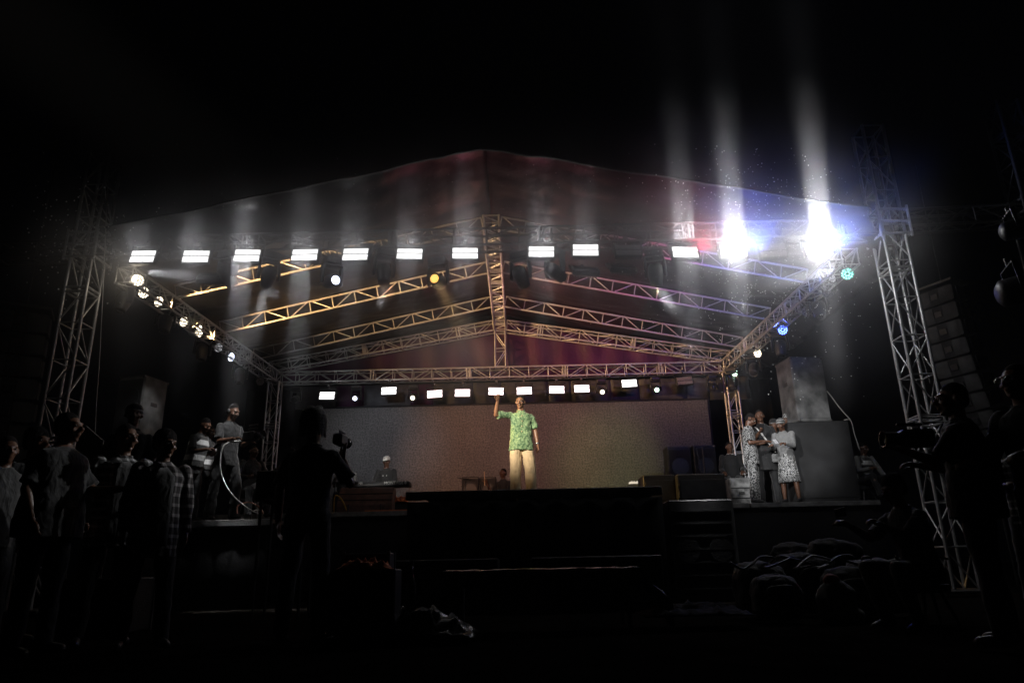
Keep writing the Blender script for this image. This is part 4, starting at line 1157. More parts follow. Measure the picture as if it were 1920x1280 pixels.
phone('phone held up to the chest by the tall man in black', J11['w'](J11['wrR'] + J11['hdR'] * .1 + V(0, -.03, .05)), (.9, .1, -.3))
bg = MB(); pts = [J11['w'](J11['P0'] + V(-.13, -.13, .46)), J11['w'](J11['P0'] + V(-.05, -.155, .34)), J11['w'](J11['P0'] + V(.06, -.16, .15)), J11['w'](J11['P0'] + V(.15, -.16, -.02))]
st_ = empty('shoulder_bag', pts[-1], 'pale shoulder bag hanging at the side of the tall man in black', 'bag')
q = [p - pts[-1] for p in smoothpath(pts, 6)]
v = []; f = []
for i, p in enumerate(q): v += [p + V(-.022, -.004, .008), p + V(.022, -.004, -.008), p + V(.022, .004, -.008), p + V(-.022, .004, .008)]
for i in range(len(q) - 1):
    for j in range(4): f.append((i * 4 + j, i * 4 + (j + 1) % 4, i * 4 + 4 + (j + 1) % 4, i * 4 + 4 + j))
raw('strap', v, f, C_WHITE, st_)
MB().box((.02, -.03, -.12), (.2, .07, .16), bev=.02).build('pouch', C_TOPW, st_); MB().box((.02, -.068, -.08), (.2, .01, .08), bev=.004).build('flap', C_GREY, st_)
J12 = cast('woman in striped headscarf and patterned skirt using a phone beside the big speaker', 1464, 784, 13.6, SZ, -.75,
  Pose(head=(-.15, .42, 0), neck=(0, -.4, 1), armR=HOLDR, armL=HOLD), top=C_TOPW, sleeve='long', bottom=C_PRINT2, skirt=(.42, .22), hair='striped', vox=.0095, hem=-.06, topw=1.0, hfix=1.6)
phone('phone in the hands of the woman with the patterned skirt', J12['w']((J12['wrR'] + J12['wrL']) / 2 + V(0, -.12, .06)), (1.1, 0, -.75), True)
J13 = cast('person in black knitted hat half hidden behind the woman in striped headscarf', 1449, 780, 14.25, SZ, -.3, Pose(head=(.2, .2, 0)), top=C_BLACK, hair='darkcap', vox=.012, hfix=1.72)
J14 = cast('woman in shiny patterned headwrap reaching an arm forward, behind the speaker stack', 1479, 758, 14.15, SZ, -1.2, Pose(head=(.1, .1, 0), neck=(0, -.15, 1), lean=(0, -.12, 1), armR=((-.1, -1, -.35), (-.1, -1, -.45), (0, 0, -1), .3), armL=((.2, .0, -1), (0, -.2, -1), (-1, 0, 0), .5)), top=C_BLACK, sleeve='long', bottom=C_BLACK, hair='wrap', vox=.0095, hfix=1.8)
J15 = person('seated person in pale trimmed jacket at the far right end of the stage', V(6.72, 14.1, SZ), .25, 1.6, Pose(seat=.34, lean=(0, -.25, 1), head=(.3, .25, 0), armR=HOLDR, armL=((.2, -.5, -1), (0, -.6, -.8), (0, 0, -1), .4), legR=((-.1, -1, .15), (0, -.35, -1)), legL=((.15, -1, .1), (0, -.4, -1))), top=C_GREY, sleeve='long', vox=.011)
vest(J15, C_VEST)
stool(V(6.72, 14.1, SZ), .32, 'low stool at the far right end of the stage')

# crowd on the ground, left
J16 = cast('big man in dark clothes seen in profile in the left foreground', 128, 773, 5.2, 0, 1.45, Pose(head=(.05, -.02, 0), neck=(0, -.18, 1), armR=((-.3, .05, -1), (.1, -.35, -1), (1, 0, 0), .8), armL=((.25, -.5, -1), (.1, -1, .05), (0, 0, -1), .7)), top=C_BLACK, bottom=C_BLACK, bulk=1.35, vox=.011, hair='short', topw=1.15)
J17 = cast('person in grey shirt at the left edge of the photo', 18, 818, 5.6, 0, 1.0, Pose(head=(-.1, .05, 0)), top=C_DIM, vox=.012, hair='short')
J18 = cast('dark figure between the left edge and the big man in profile', 72, 803, 6.0, 0, 1.3, Pose(head=(0, 0, 0)), top=C_BLACK, vox=.013, hair='afro')
J19 = cast('young man in open black and white plaid shirt with one hand on his hip', 240, 795, 5.8, 0, .75, Pose(head=(.35, .05, .03), neck=(0, -.12, 1), armR=((-.5, .1, -1), (.1, -.6, -.7), (1, 0, 0), .8), armL=((.75, .15, -1), (-.75, -.55, -.35), (0, 0, -1), .7)), top=C_PLAID, sleeve='long', hem=-.2, topw=1.15, vox=.0095, hair='short')
J20 = cast('boy in plaid shirt over a pale T-shirt, right of the young man in plaid', 313, 808, 5.5, 0, .6, Pose(head=(.4, .08, 0), neck=(0, -.15, 1), armR=((-.2, .1, -1), (0, -.2, -1), (1, 0, 0), .7), armL=((.22, .05, -1), (.02, -.15, -1), (-1, 0, 0), .7)), top=C_PLAID2, sleeve='long', hem=-.24, topw=1.12, vox=.0095, hair='afro')
for J, mm in ((J19, C_DIM), (J20, C_DIM)):
    k = J['k']; pl = MB(); rows_ = []
    v = []; f = []
    for i, u in enumerate((.47, .4, .3, .18, .06, -.06, -.16)):
        for j in range(7):
            a = (j - 3) / 3 * (.42 if i else .25)
            r1, r2 = (.172 * 1.15 + .016, .128 + .014) if i else (.12, .1)
            p = J['P0'] + J['T'] * u + J['sx'] * (r1 * sin(a)) - J['fy'] * (r2 * (abs(cos(a)) ** .8) + (.004 if i else .0)); v.append(p * k)
    for i in range(6):
        for j in range(6):
            a = i * 7 + j; f.append((a, a + 1, a + 8, a + 7))
    o = raw('undershirt', v, f, mm, J['root'], True); o.modifiers.new('thick', 'SOLIDIFY').thickness = .012
J21 = cast('man in cap and glasses raised above the left crowd in front of the tall speaker', 255, 757, 7.0, .5, .25, Pose(head=(.25, 0, 0)), top=C_BLACK, hair='darkcap', vox=.012)
def crate(loc, d, label, m):
    t = empty('crate', loc, label, 'crate')
    MB().box((0, 0, d[2] / 2), (d[0] - .02, d[1] - .02, d[2] - .02), bev=.01).build('box', m, t)
    e = MB()
    for x_ in (-1, 1):
        for y_ in (-1, 1): e.box((x_ * (d[0] / 2 - .015), y_ * (d[1] / 2 - .015), d[2] / 2), (.03, .03, d[2]), bev=.004)
    e.build('corner_rails', M['alu_dark'], t)
    return t
crate(V(at(255, 757, 7).x, 7.0, 0), (.6, .6, .5), 'flight case under the man in cap in the left crowd', M['flight'])
# woman with braids filming, back to the camera
J22 = cast('woman with braids gathered in two buns, seen from behind, filming the stage', 590, 772, 5.6, 0, pi - .1, Pose(head=(.1, 0, 0), neck=(0, -.05, 1), armR=((-.42, -.35, -.85), (.45, -.35, 1), (0, -.5, .8), 1.0), armL=((.25, 0, -1), (.05, -.2, -1), (-1, 0, 0), .6)), top=C_BLACK, sleeve='short', hair='braids', vox=.0095, skin='skin')
lens_box('photo_camera', 'camera raised by the woman with braids', J22['w'](J22['wrR'] + J22['hdR'] * .12 + V(0, -.02, .06)), pi - .1, .8, 'photo')
# right foreground
J23 = cast('photographer in dark printed jersey holding a camera in the right foreground', 1782, 718, 4.6, 0, -2.25, Pose(head=(.45, 0, 0), neck=(0, -.1, 1), armR=((-.25, -.35, -1), (.25, -1, .25), (0, 0, -1), .8), armL=((.2, -.6, -1), (-.1, -1, .55), (0, 0, -1), .9)), top=C_BLACK, bottom=C_BLACK, vox=.0095, hair='short', topw=1.2, bulk=1.18)
pr_ = MB(); k = J23['k']; sh = [c for c in J23['root'].children if c.name.startswith('shirt')][0]
for side_, cols in ((-1, 5), (1, 4)):
    for r_ in range(4):
        for c_ in range(cols):
            ang = side_ * (.12 + .09 * c_)
            p = J23['P0'] + J23['T'] * (.36 - .02 * r_) + J23['sx'] * (.2 * sin(ang) * 1.2) + J23['fy'] * (.172 * cos(ang) + .004)
            pr_.box(p * k, (.014 * k, .003, .009 * k), Matrix.Rotation(-ang, 3, 'Z'))
pr_.build('back_print', C_GREY, sh)
lens_box('photo_camera', 'camera held low by the dark photographer in the right foreground', at(1712, 822, 4.5), -1.6, 1.0, 'photo')
J24 = cast('tall man with glasses and open mouth at the right edge of the photo', 1902, 683, 4.3, 0, -1.25, Pose(head=(.05, -.02, 0), neck=(0, -.18, 1), armR=((-.25, -.35, -1), (.2, -1, -.1), (0, 0, -1), .8), armL=((.2, -.35, -1), (-.2, -1, -.1), (0, 0, -1), .8)), top=mat('dark_cardigan', (.05, .05, .05), .8, 0, .4, 14, .5, 90), sleeve='long', vox=.0095, hair='short', skin='skin2')
k = J24['k']; gm = MB()
hp4 = lambda x, y, z: (J24['HC'] + J24['HR'] @ V(x, y, z)) * k
for s_ in (-1, 1):
    gm.tube([hp4(s_ * .035 + .026 * cos(a), -.115, .008 + .021 * sin(a)) for a in [2 * pi * i / 14 for i in range(15)]], .003, 5)
    gm.tube([hp4(s_ * .062, -.112, .012), hp4(s_ * .082, -.03, .012), hp4(s_ * .084, .01, .005)], .0028, 5)
gm.tube([hp4(-.01, -.117, .012), hp4(.01, -.117, .012)], .003, 5)
gm.build('glasses', M['chrome'], J24['root'], True)
phone('phone held low by the man with glasses at the right edge', at(1868, 882, 4.1), (.6, .3, -1.0))
J25 = cast('person in plaid shirt behind the man with glasses', 1892, 797, 7.0, 0, -.6, Pose(head=(-.2, .2, 0), neck=(0, -.3, 1), armR=HOLDR, armL=HOLD), top=C_PLAID, sleeve='short', vox=.011, hair='short', hfix=1.72)
J26 = cast('crouching person in dark clothes filming with a phone beside the right front tower', 1697, 887, 6.2, 0, -1.3, Pose(lean=(0, -.2, 1), head=(0, .25, 0), neck=(0, -.35, 1), armR=((-.1, -.8, -.75), (.1, -1, .5), (0, 0, -1), .9), armL=((.15, -.8, -.8), (-.1, -1, .45), (0, 0, -1), .9), seat=.32, legR=((-.2, -1, .1), (0, .3, -1)), legL=((.2, -1, .1), (0, .3, -1))), top=C_BLACK2, vox=.011, hair='afro', hfix=1.7)
phone('phone held out by the crouching person at the right', J26['w'](J26['wrR'] + J26['hdR'] * .13 + V(.04, 0, .05)), (0.1, 1.5, -1.3))
stool(V(J26['root'].location.x, 6.2, 0), .3, 'low stool under the crouching person at the right')
# ------------------------------------------------------------------ speakers, instruments, cases
def speaker(loc, d, label, rz=0, name='loudspeaker', horns=True, m='carpet', trim=True, cat='speaker', group=None):
    w, dp, h = d; t = empty(name, loc, label, cat, group, rz)
    MB().box((0, 0, h / 2), (w, dp, h), bev=.018).build('cabinet', M[m], t)
    if trim:
        e = MB()
        for x_ in (-1, 1):
            for z_ in (0, 1): e.box((x_ * (w / 2 - .02), -dp / 2, z_ * h + (.02 if z_ == 0 else -.02)), (.05, .05, .05), bev=.01).box((x_ * (w / 2 - .02), dp / 2, z_ * h + (.02 if z_ == 0 else -.02)), (.05, .05, .05), bev=.01)
        e.build('corner_caps', M['alu_dark'], t)
        MB().box((0, -dp / 2 - .004, h - .01), (w, .014, .014)).box((0, 0, h + .004), (w, dp, .006)).build('edge_trim', M['alu_dark'], t)
    g_ = MB().box((0, -dp / 2 - .006, h / 2), (w * .9, .01, h * .9), bev=.003); g_.build('grille', M['black_cloth'] if horns else M[m], t)
    if horns:
        for z_ in (.3, .7): MB().cyl((0, -dp / 2 - .016, h * z_), (0, -dp / 2 - .004, h * z_), min(w, h / 2) * .36, None, 20).build('driver_ring', M['black'], t)
    for s_ in (-1, 1): MB().box((s_ * (w / 2 + .003), 0, h * .62), (.012, .16, .07), bev=.004).build('handle', M['black'], t)
    return t
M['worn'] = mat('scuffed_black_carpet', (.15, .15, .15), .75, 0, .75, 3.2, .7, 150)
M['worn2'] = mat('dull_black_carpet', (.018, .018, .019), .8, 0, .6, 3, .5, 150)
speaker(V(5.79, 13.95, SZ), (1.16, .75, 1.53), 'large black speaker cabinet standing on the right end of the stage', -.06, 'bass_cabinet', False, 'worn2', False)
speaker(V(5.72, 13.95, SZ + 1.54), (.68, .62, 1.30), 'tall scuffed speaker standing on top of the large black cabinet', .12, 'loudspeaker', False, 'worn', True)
cb = MB().tube(smoothpath([(6.06, 13.9, 3.75), (6.14, 13.8, 3.72), (6.3, 13.7, 3.35), (6.43, 13.62, 3.1)], 6), .012, 6).build('speaker_cable', M['grey_cable'], None, True); tag(cb, 'pale cable running from the tall scuffed speaker down to the cabinet corner', 'cable')
cb = MB().tube(smoothpath([(6.3, 13.62, 3.10), (6.42, 13.6, 3.08), (6.45, 13.6, 2.8), (6.5, 13.6, 2.5)], 6), .01, 6).build('speaker_cable', M['grey_cable'], None, True); tag(cb, 'thin cable looping over the top right corner of the large cabinet', 'cable')
# left tall speaker on two bass boxes
lx = -6.98
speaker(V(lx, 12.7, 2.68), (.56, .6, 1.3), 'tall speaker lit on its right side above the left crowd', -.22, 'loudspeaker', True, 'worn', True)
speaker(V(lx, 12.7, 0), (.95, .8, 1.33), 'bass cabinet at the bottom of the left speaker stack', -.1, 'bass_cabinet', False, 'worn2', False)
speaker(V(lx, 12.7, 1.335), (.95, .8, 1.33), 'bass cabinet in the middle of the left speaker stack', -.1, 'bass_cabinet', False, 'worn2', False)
# line arrays
def line_array(x, Y, ztop, sgn, label, n=8, yaw=0.0):
    t = empty('line_array', (x, Y, ztop), label, 'speaker', 'hanging line arrays', yaw)
    z = 0; y = 0; tilt = 0.0
    MB().box((0, .1, .1), (.85, .7, .06), bev=.01).build('rigging_frame', M['alu_dark'], t)
    MB().cyl((0, .1, .1), (0, .1, 3.2), .012, None, 6).build('hoist_chain', M['alu_dark'], t)
    for i in range(n):
        R = Matrix.Rotation(tilt, 3, 'X'); c = V(0, y, z - .2)
        e = empty('array_box', c); e.parent = t; e.rotation_euler = (tilt, 0, 0)
        MB().loft([((0, -.25, 0), (.42, 0, 0), (0, 0, .185)), ((0, .3, 0), (.42, 0, 0), (0, 0, .13))], 4 * 6, 8).build('cabinet', M['worn2'], e)
        MB().box((0, -.262, 0), (.16, .02, .14), bev=.01).build('horn', M['black'], e)
        for s_ in (-1, 1): MB().box((s_ * .26, -.258, 0), (.3, .012, .33), bev=.003).build('grille', M['carpet'], e)
        for s_ in (-1, 1): MB().box((s_ * .425, 0, 0), (.008, .3, .3)).build('side_rail', M['alu_dark'], e)
        tilt += .045; z -= .385 * cos(tilt); y += .385 * sin(tilt)
    return t
la = at(1752, 545, 11.8); line_array(la.x + .1, 11.8, la.z, 1, 'curved line array of speaker boxes hanging right of the right front tower', 10, -1.1).scale = (.8,) * 3
la = at(45, 590, 11.8); line_array(la.x, 11.8, la.z, -1, 'dim line array of speaker boxes hanging at the left edge of the photo', 8, .5)

# keyboard and stand, laptop, boxes at the back left
kb = empty('keyboard', V((at(655, 915, 15.55).x + at(770, 915, 15.55).x) / 2, 15.55, at(712, 909, 15.55).z), 'long stage keyboard with maker lettering on its back, in front of the white capped player', 'keyboard')
kw = at(770, 915, 15.55).x - at(655, 915, 15.55).x
MB().box((0, 0, 0), (kw, .36, .11), bev=.02).build('case', M['black'], kb)
MB().box((-.0, -.184, -.018), (kw * .96, .008, .03)).build('rear_strip', M['chrome'], kb)
ky = MB()
for i in range(46): ky.box((-kw / 2 + .05 + (kw - .1) * i / 45, .12, .062), (.022, .13, .014))
ky.build('keys', C_WHITE, kb)
def lettering(body, size, loc, parent, m, name='lettering', rot=(pi / 2, 0, 0)):
    c = bpy.data.curves.new(name, 'FONT'); c.body = body; c.size = size; c.extrude = .003; c.align_x = 'CENTER'; c.align_y = 'CENTER'
    o = bpy.data.objects.new(name, c); COL.objects.link(o); o.parent = parent; o.location = loc; o.rotation_euler = rot; c.materials.append(m)
    bpy.context.view_layer.update()
    me = bpy.data.meshes.new_from_object(o.evaluated_get(bpy.context.evaluated_depsgraph_get()))
    bpy.data.objects.remove(o); me.materials.clear(); me.materials.append(m)
    o2 = bpy.data.objects.new(name, me); COL.objects.link(o2); o2.parent = parent; o2.location = loc; o2.rotation_euler = rot
    return o2
M['letter'] = mat('white_lettering', (.75, .75, .73), .5)
lettering('YAMAHA', .072, (-kw * .36, -.186, .022), kb, M['letter'])
lettering('MONTAGE 8', .085, (kw * .27, -.186, .018), kb, M['letter'])
for s_ in (-1, 1):
    MB().cyl((s_ * .3, -.15, -.06), (s_ * .3, .2, SZ - kb.location.z), .018).cyl((s_ * .3, .15, -.06), (s_ * .3, -.2, SZ - kb.location.z), .018).build('stand_leg', M['alu_dark'], kb)
lp = empty('laptop', at(652, 904, 15.45), 'open laptop with its lid towards the photo, left end of the keyboard', 'laptop', None, .15)
MB().box((0, -.12, 0), (.36, .25, .018), bev=.004).build('base', M['chrome'], lp)
MB().box((0, 0.02, .12), (.36, .012, .24), Matrix.Rotation(-.25, 3, 'X'), bev=.004).build('lid', M['black'], lp)
ltb = empty('side_table', V(lp.location.x, lp.location.y - .1, SZ), 'small dark table carrying the laptop', 'table')
hh = lp.location.z - SZ - .012
MB().box((0, 0, hh - .015), (.5, .4, .03), bev=.005).build('tabletop', M['black'], ltb)
for a_ in (-1, 1):
    for b_ in (-1, 1): MB().cyl((a_ * .2, b_ * .16, 0), (a_ * .2, b_ * .16, hh - .03), .014, None, 6).build('leg', M['black'], ltb)
# brown carpeted wedge
M['brown'] = mat('brown_worn_carpet', (.105, .05, .038), .55, 0, .6, 9, .9, 120)
w0 = at(636, 957, 14.2); w1 = at(738, 957, 14.2)
wd = empty('stage_monitor', V((w0.x + w1.x) / 2, 14.2, SZ), 'worn brown carpeted floor monitor at the front of the stage before the keyboard', 'speaker', None, .05)
ww = w1.x - w0.x; hh = at(690, 913, 14.2).z - SZ
mb = MB()
pr = [(-.28, 0), (.3, 0), (.3, hh), (.05, hh), (-.28, hh * .34)]
v = [(-ww / 2, a, b) for a, b in pr] + [(ww / 2, a, b) for a, b in pr]; n = 5
mb.add(v, [tuple(range(n)), tuple(range(2 * n - 1, n - 1, -1))] + [(i, n + i, n + (i + 1) % n, (i + 1) % n) for i in range(n)])
o = mb.build('cabinet', M['brown'], wd); o.modifiers.new('bevel', 'BEVEL').width = .02
for i, u in enumerate((.25, .62)):
    y_ = -.28 + .33 * u; z_ = hh * .34 + hh * .66 * u
    MB().box((0, y_ - .012, z_), (ww * .98, .02, .016), bev=.004).build('seam_strip', M['black'], wd)
MB().box((-ww * .28, -.29, hh * .17), (.02, .02, hh * .34)).box((ww * .3, -.29, hh * .17), (.02, .02, hh * .34)).build('grille_bar', M['black'], wd)
cb = MB()
cb.tube(smoothpath([at(626, 960, 14.0) + V(0, 0, .01), at(628, 930, 14.0), at(640, 935, 13.9), at(650, 957, 13.9)], 6), .014, 6)
tag(cb.build('yellow_cable', mat('yellow_cable_rubber', (.45, .28, .03), .5), None, True), 'yellow cable hanging at the left side of the brown floor monitor', 'cable')
q0 = at(737, 957, 14.6); bx = empty('monitor_box', V(at(752, 950, 14.6).x, 14.6, SZ), 'small black box with a crumpled orange cloth on it right of the brown monitor', 'box')
MB().box((0, 0, .13), (.4, .35, .25), bev=.012).build('case', M['flight'], bx); MB().box((0, -.18, .13), (.34, .01, .19)).build('panel', M['black_cloth'], bx)
M['orange'] = mat('orange_cloth', (.62, .16, .05), .7, 0, .2, 12, .4, 40)
def crumple(loc, w, d, h, m, label, seed=0, name='cloth', cat='cloth'):
    v = []; f = []; n = 22
    for j in range(n + 1):
        for i in range(n + 1):
            x_ = w * (i / n - .5); y_ = d * (j / n - .5)
            e = max(0, 1 - (2 * x_ / w) ** 4) * max(0, 1 - (2 * y_ / d) ** 4)
            z_ = h * e * (.55 + .8 * noise.noise(V(x_ * 9 / w * 1.5, y_ * 6 / d, seed))) + .004
            v.append((x_ + .06 * w * noise.noise(V(y_ * 8, seed, 1)), y_ + .08 * d * noise.noise(V(x_ * 8, seed, 2)), max(.002, z_)))
    for j in range(n):
        for i in range(n):
            a = j * (n + 1) + i; f.append((a, a + 1, a + n + 2, a + n + 1))
    o = raw(name, v, f, m, None, True, loc); o.modifiers.new('thick', 'SOLIDIFY').thickness = .006
    return tag(o, label, cat)
crumple(V(bx.location.x - .02, 14.5, SZ + .256), .36, .3, .14, M['orange'], 'orange crumpled cloth on the small black box beside the brown monitor', 4)
# orange strip lying on the stage edge
os_ = MB().box((at(735, 966, 13.3).x, 13.395, SZ + .012), (1.05, .05, .02), bev=.004).build('orange_strip', M['orange']); tag(os_, 'orange strip lying along the stage edge under the keyboard', 'strip')
# amps behind the drummer
for a, b, wd_ in ((867, 899, 'left of the two black amplifiers behind the drumstick'), (901, 931, 'right of the two black amplifiers behind the drumstick')):
    x0 = at(a, 905, 17.1).x; x1 = at(b, 905, 17.1).x; zt = at((a + b) / 2, 895, 17.1).z
    speaker(V((x0 + x1) / 2, 17.1, SZ), (x1 - x0, .4, zt - SZ), wd_, 0, 'amplifier', True, 'flight', False, 'amplifier', 'amplifiers at the back of the stage')
# boxes right of the screen with tripod stand before them
for a, b, y0, wd_ in ((1246, 1292, 840, 'left of the pair of black racks before the right end of the video wall'), (1294, 1338, 838, 'right of the pair of black racks before the right end of the video wall')):
    x0 = at(a, 850, 16.6).x; x1 = at(b, 850, 16.6).x; zt = at((a + b) / 2, y0, 16.6).z
    o = speaker(V((x0 + x1) / 2, 16.6, SZ), (x1 - x0 - .03, .5, zt - SZ), wd_, 0, 'equipment_rack', True, 'flight', True, 'rack', 'equipment racks')
ts = empty('tripod_stand', V(at(1318, 850, 16.0).x, 16.0, SZ), 'silver tripod stand in front of the black racks', 'stand')
zt = at(1318, 838, 16.0).z - SZ
MB().cyl((0, 0, .3), (0, 0, zt), .014, None, 8).build('pole', M['chrome'], ts); MB().cyl((-.14, 0, zt), (.16, 0, zt + .02), .012, None, 6).build('crossbar', M['chrome'], ts)
for i in range(3):
    a = i * 2.1 + .4; MB().cyl((0, 0, .62), (.3 * cos(a), .3 * sin(a), 0), .01, None, 6).build('leg', M['chrome'], ts)
MB().cyl((-.14, 0, zt), (-.02, 0, .4), .008, None, 6).build('brace', M['chrome'], ts)
mi = empty('paper_stack', V(at(1190, 905, 15.0).x, 15.0, SZ), 'dark upright box with crumpled white paper on top near the centre block', 'box')
MB().box((0, 0, .26), (.35, .3, .5), bev=.01).build('case', M['flight'], mi)
crumple(V(mi.location.x, 14.97, at(1190, 908, 15.0).z), .28, .2, .08, C_WHITE, 'crumpled white paper near the right end of the centre block', 8, 'paper', 'paper')
# silver worn case right
cs = empty('flight_case', V(at(1383, 920, 14.9).x, 14.9, SZ), 'scuffed grey case behind the man in swirl print', 'case')
cw = at(1402, 920, 14.9).x - at(1364, 920, 14.9).x; ch = at(1383, 898, 14.9).z - SZ
MB().box((0, 0, ch / 2), (cw, .5, ch), bev=.015).build('case', mat('scuffed_grey_case', (.22, .22, .22), .5, 0, .8, 9, .4, 60), cs)
for z_ in (.33, .66): MB().box((0, -.255, ch * z_), (cw, .01, .02)).build('lid_seam', M['black'], cs)
MB().box((0, -.26, ch * .5), (.12, .015, .05), bev=.004).build('handle', M['chrome'], cs)
# black monitors beside the centre block
for a, b, y0, y1, Y, wd_ in ((1205, 1268, 889, 960, 11.9, 'left of the two low black monitors beside the centre block'), (1270, 1362, 887, 960, 11.7, 'right of the two low black monitors beside the centre block')):
    x0 = at(a, 900, Y).x; x1 = at(b, 900, Y).x; z1 = at((a + b) / 2, y0, Y).z; z0 = 0
    speaker(V((x0 + x1) / 2, Y + .3, z0), (x1 - x0 - .02, .55, z1 - z0), wd_, 0, 'bass_cabinet', False, 'flight', False, 'speaker', None)
# mixer box left of the braided woman
x0 = at(484, 900, 8.4).x; x1 = at(548, 900, 8.4).x; z1 = at(515, 881, 8.4).z; z0_ = at(515, 938, 8.4).z
tb = empty('equipment_case', V((x0 + x1) / 2 + .1, 8.4, 0), 'black equipment case on legs left of the woman with braids', 'case')
MB().box((0, .25, (z1 + z0_) / 2), (x1 - x0 + .25, .5, z1 - z0_), bev=.012).build('case', M['flight'], tb)
for a_ in (-1, 1):
    for b_ in (.05, .45): MB().cyl((a_ * .26, b_, 0), (a_ * .26, b_, z0_), .018, None, 6).build('leg', M['black'], tb)
MB().box((-.1, -.004, z0_ + .02), (.2, .01, .012)).build('latch', M['chrome'], tb)
pn = MB().box(at(543, 849, 8.9), (.13, .02, .11), bev=.004).build('paper_notice', C_GREY); tag(pn, 'small grey card held behind the woman with braids', 'card')
MB().box(at(543, 875, 8.9), (.02, .015, .5)).build('post', M['alu_dark'], pn)

# cables on the left platform
cA = MB().tube(smoothpath([J2['w'](V(0, -.3, 1.15)), at(420, 835, 11.1), at(414, 880, 11.0), at(430, 920, 11.0), at(455, 945, 11.2), at(478, 960, 11.3), at(481, 956, 11.3), at(474, 958, 11.25)], 10), .011, 6).build('camera_cable', M['grey_cable'], None, True)
tag(cA, 'pale camera cable hanging in a long curve from the operator camera', 'cable')
cB = MB().tube(smoothpath([at(445, 962, 11.3), at(446, 948, 11.3), at(465, 941, 11.3), at(483, 948, 11.3), at(494, 962, 11.3)], 8), .010, 6).build('looped_cable', mat('salmon_cable', (.5, .22, .16), .5), None, True)
tag(cB, 'reddish cable standing in an arch on the left platform', 'cable')
cC = MB().tube(smoothpath([V(-7.05, 10.7, 7.4), at(192, 560, 10.6), at(186, 680, 10.6), at(179, 790, 10.6), at(179, 960, 10.6)], 10), .009, 6).build('hanging_cable', M['grey_cable'], None, True)
tag(cC, 'thin cable hanging down beside the left front tower', 'cable')
cD = MB().tube(smoothpath([V(6.6, 10.9, 7.2), at(1702, 540, 10.9), at(1722, 640, 10.9), at(1745, 720, 10.9)], 10), .012, 6).build('hoist_chain', M['alu_dark'], None, True)
tag(cD, 'chain hanging beside the right front tower', 'chain')
# grey board leaning behind the big man
bd = empty('leaning_board', at(152, 878, 7.5), 'grey board leaning behind the big man in profile', 'board')
c4 = [at(x_, y_, 7.5) - bd.location for x_, y_ in ((160, 797), (191, 824), (176, 880), (134, 862))]
v = [p for p in c4] + [p + V(0, .03, 0) for p in c4]
raw('board', v, [(0, 1, 2, 3), (7, 6, 5, 4), (0, 4, 5, 1), (1, 5, 6, 2), (2, 6, 7, 3), (3, 7, 4, 0)], mat('grey_board_face', (.3, .3, .3), .6, 0, .3, 7, .2, 40), bd)
MB().cyl(c4[1], V(c4[1].x + .1, .3, -bd.location.z), .02).cyl(c4[3], V(c4[3].x, .3, -bd.location.z), .02).build('prop', M['alu_dark'], bd)
# small bright lamp far right
fl = empty('work_lamp', at(1845, 801, 14), 'small bright work lamp glowing behind the photographer shoulder', 'lamp')
MB().box((0, 0, 0), (.07, .03, .12), Matrix.Rotation(.2, 3, 'Y'), bev=.01).build('lens', emit('work_lamp_white', (1, 1, 1), 8), fl)
MB().box((0, .035, 0), (.1, .03, .15), Matrix.Rotation(.2, 3, 'Y'), bev=.01).cyl((0, .05, 0), (0, .05, -fl.location.z), .02).build('housing', M['black'], fl)
# hanging lamp drums at the right edge
for (x_, y_, s_, wd_) in ((1902, 430, 1.2, 'round lamp on the outer tower at the right edge'), (1908, 545, 1.7, 'large round drum of a lamp at the right edge')):
    p = at(x_, y_, 8.2); o = fixture('par', M['glass_dark']); tag(o, wd_, 'stage lamp'); aim(o, p, p + V(.9, -.3, .1)); o.scale = (s_,) * 3

# ------------------------------------------------------------------ foreground things in front of the stage
M['plastic'] = mat('clear_grey_plastic_sheet', (.03, .03, .034), .26, 0, .4, 5, .7, 14)
ta = at(835, 1075, 6.3); tb_ = at(1200, 1075, 6.3)
tbl = empty('folding_table', V((ta.x + tb_.x) / 2, 6.6, 0), 'long low table wrapped in dark plastic sheet before the centre block', 'table')
tw_ = tb_.x - ta.x; th_ = at(1000, 1068, 6.3).z
MB().box((0, 0, th_ - .02), (tw_, .6, .04), bev=.008).build('tabletop', M['black'], tbl)
for a_ in (-1, 1):
    for b_ in (-1, 1): MB().cyl((a_ * (tw_ / 2 - .1), b_ * .25, 0), (a_ * (tw_ / 2 - .1), b_ * .25, th_ - .04), .02).build('leg', M['alu_dark'], tbl)
v = []; f = []; nx, ny = 110, 26
for j in range(ny + 1):
    for i in range(nx + 1):
        u = i / nx - .5; w_ = j / ny
        x_ = u * (tw_ + .5); y_ = -.33 + .66 * min(1, w_ * 1.35)
        z_ = th_ + .008 + .012 * noise.noise(V(x_ * 7, y_ * 7, 2))
        over = abs(x_) - tw_ / 2
        if over > 0: z_ -= over * 1.1 + .08 * noise.noise(V(x_ * 4, y_ * 6, 3)); 
        if w_ < .12: z_ -= (.12 - w_) * 1.6 * (1 + .4 * sin(x_ * 13)); y_ = -.33 + .02 * sin(x_ * 17)
        v.append((x_, y_, max(.02, z_)))
for j in range(ny):
    for i in range(nx):
        a = j * (nx + 1) + i; f.append((a, a + 1, a + nx + 2, a + nx + 1))
o = raw('plastic_sheet', v, f, M['plastic'], None, True, tbl.location); o.modifiers.new('thick', 'SOLIDIFY').thickness = .004
tag(o, 'dark shiny plastic sheet draped over the long low table', 'sheet')
cp = at(683, 1045, 6.0)
ci = crate(V(cp.x, 6.2, 0), (.40, .3, at(683, 1033, 6.0).z), 'dark crate with small gold lettering left of the long table', M['flight'])
lettering('TROUPE', .045, (.08, -.152, .17), ci, mat('dull_gold', (.2, .12, .05), .4))
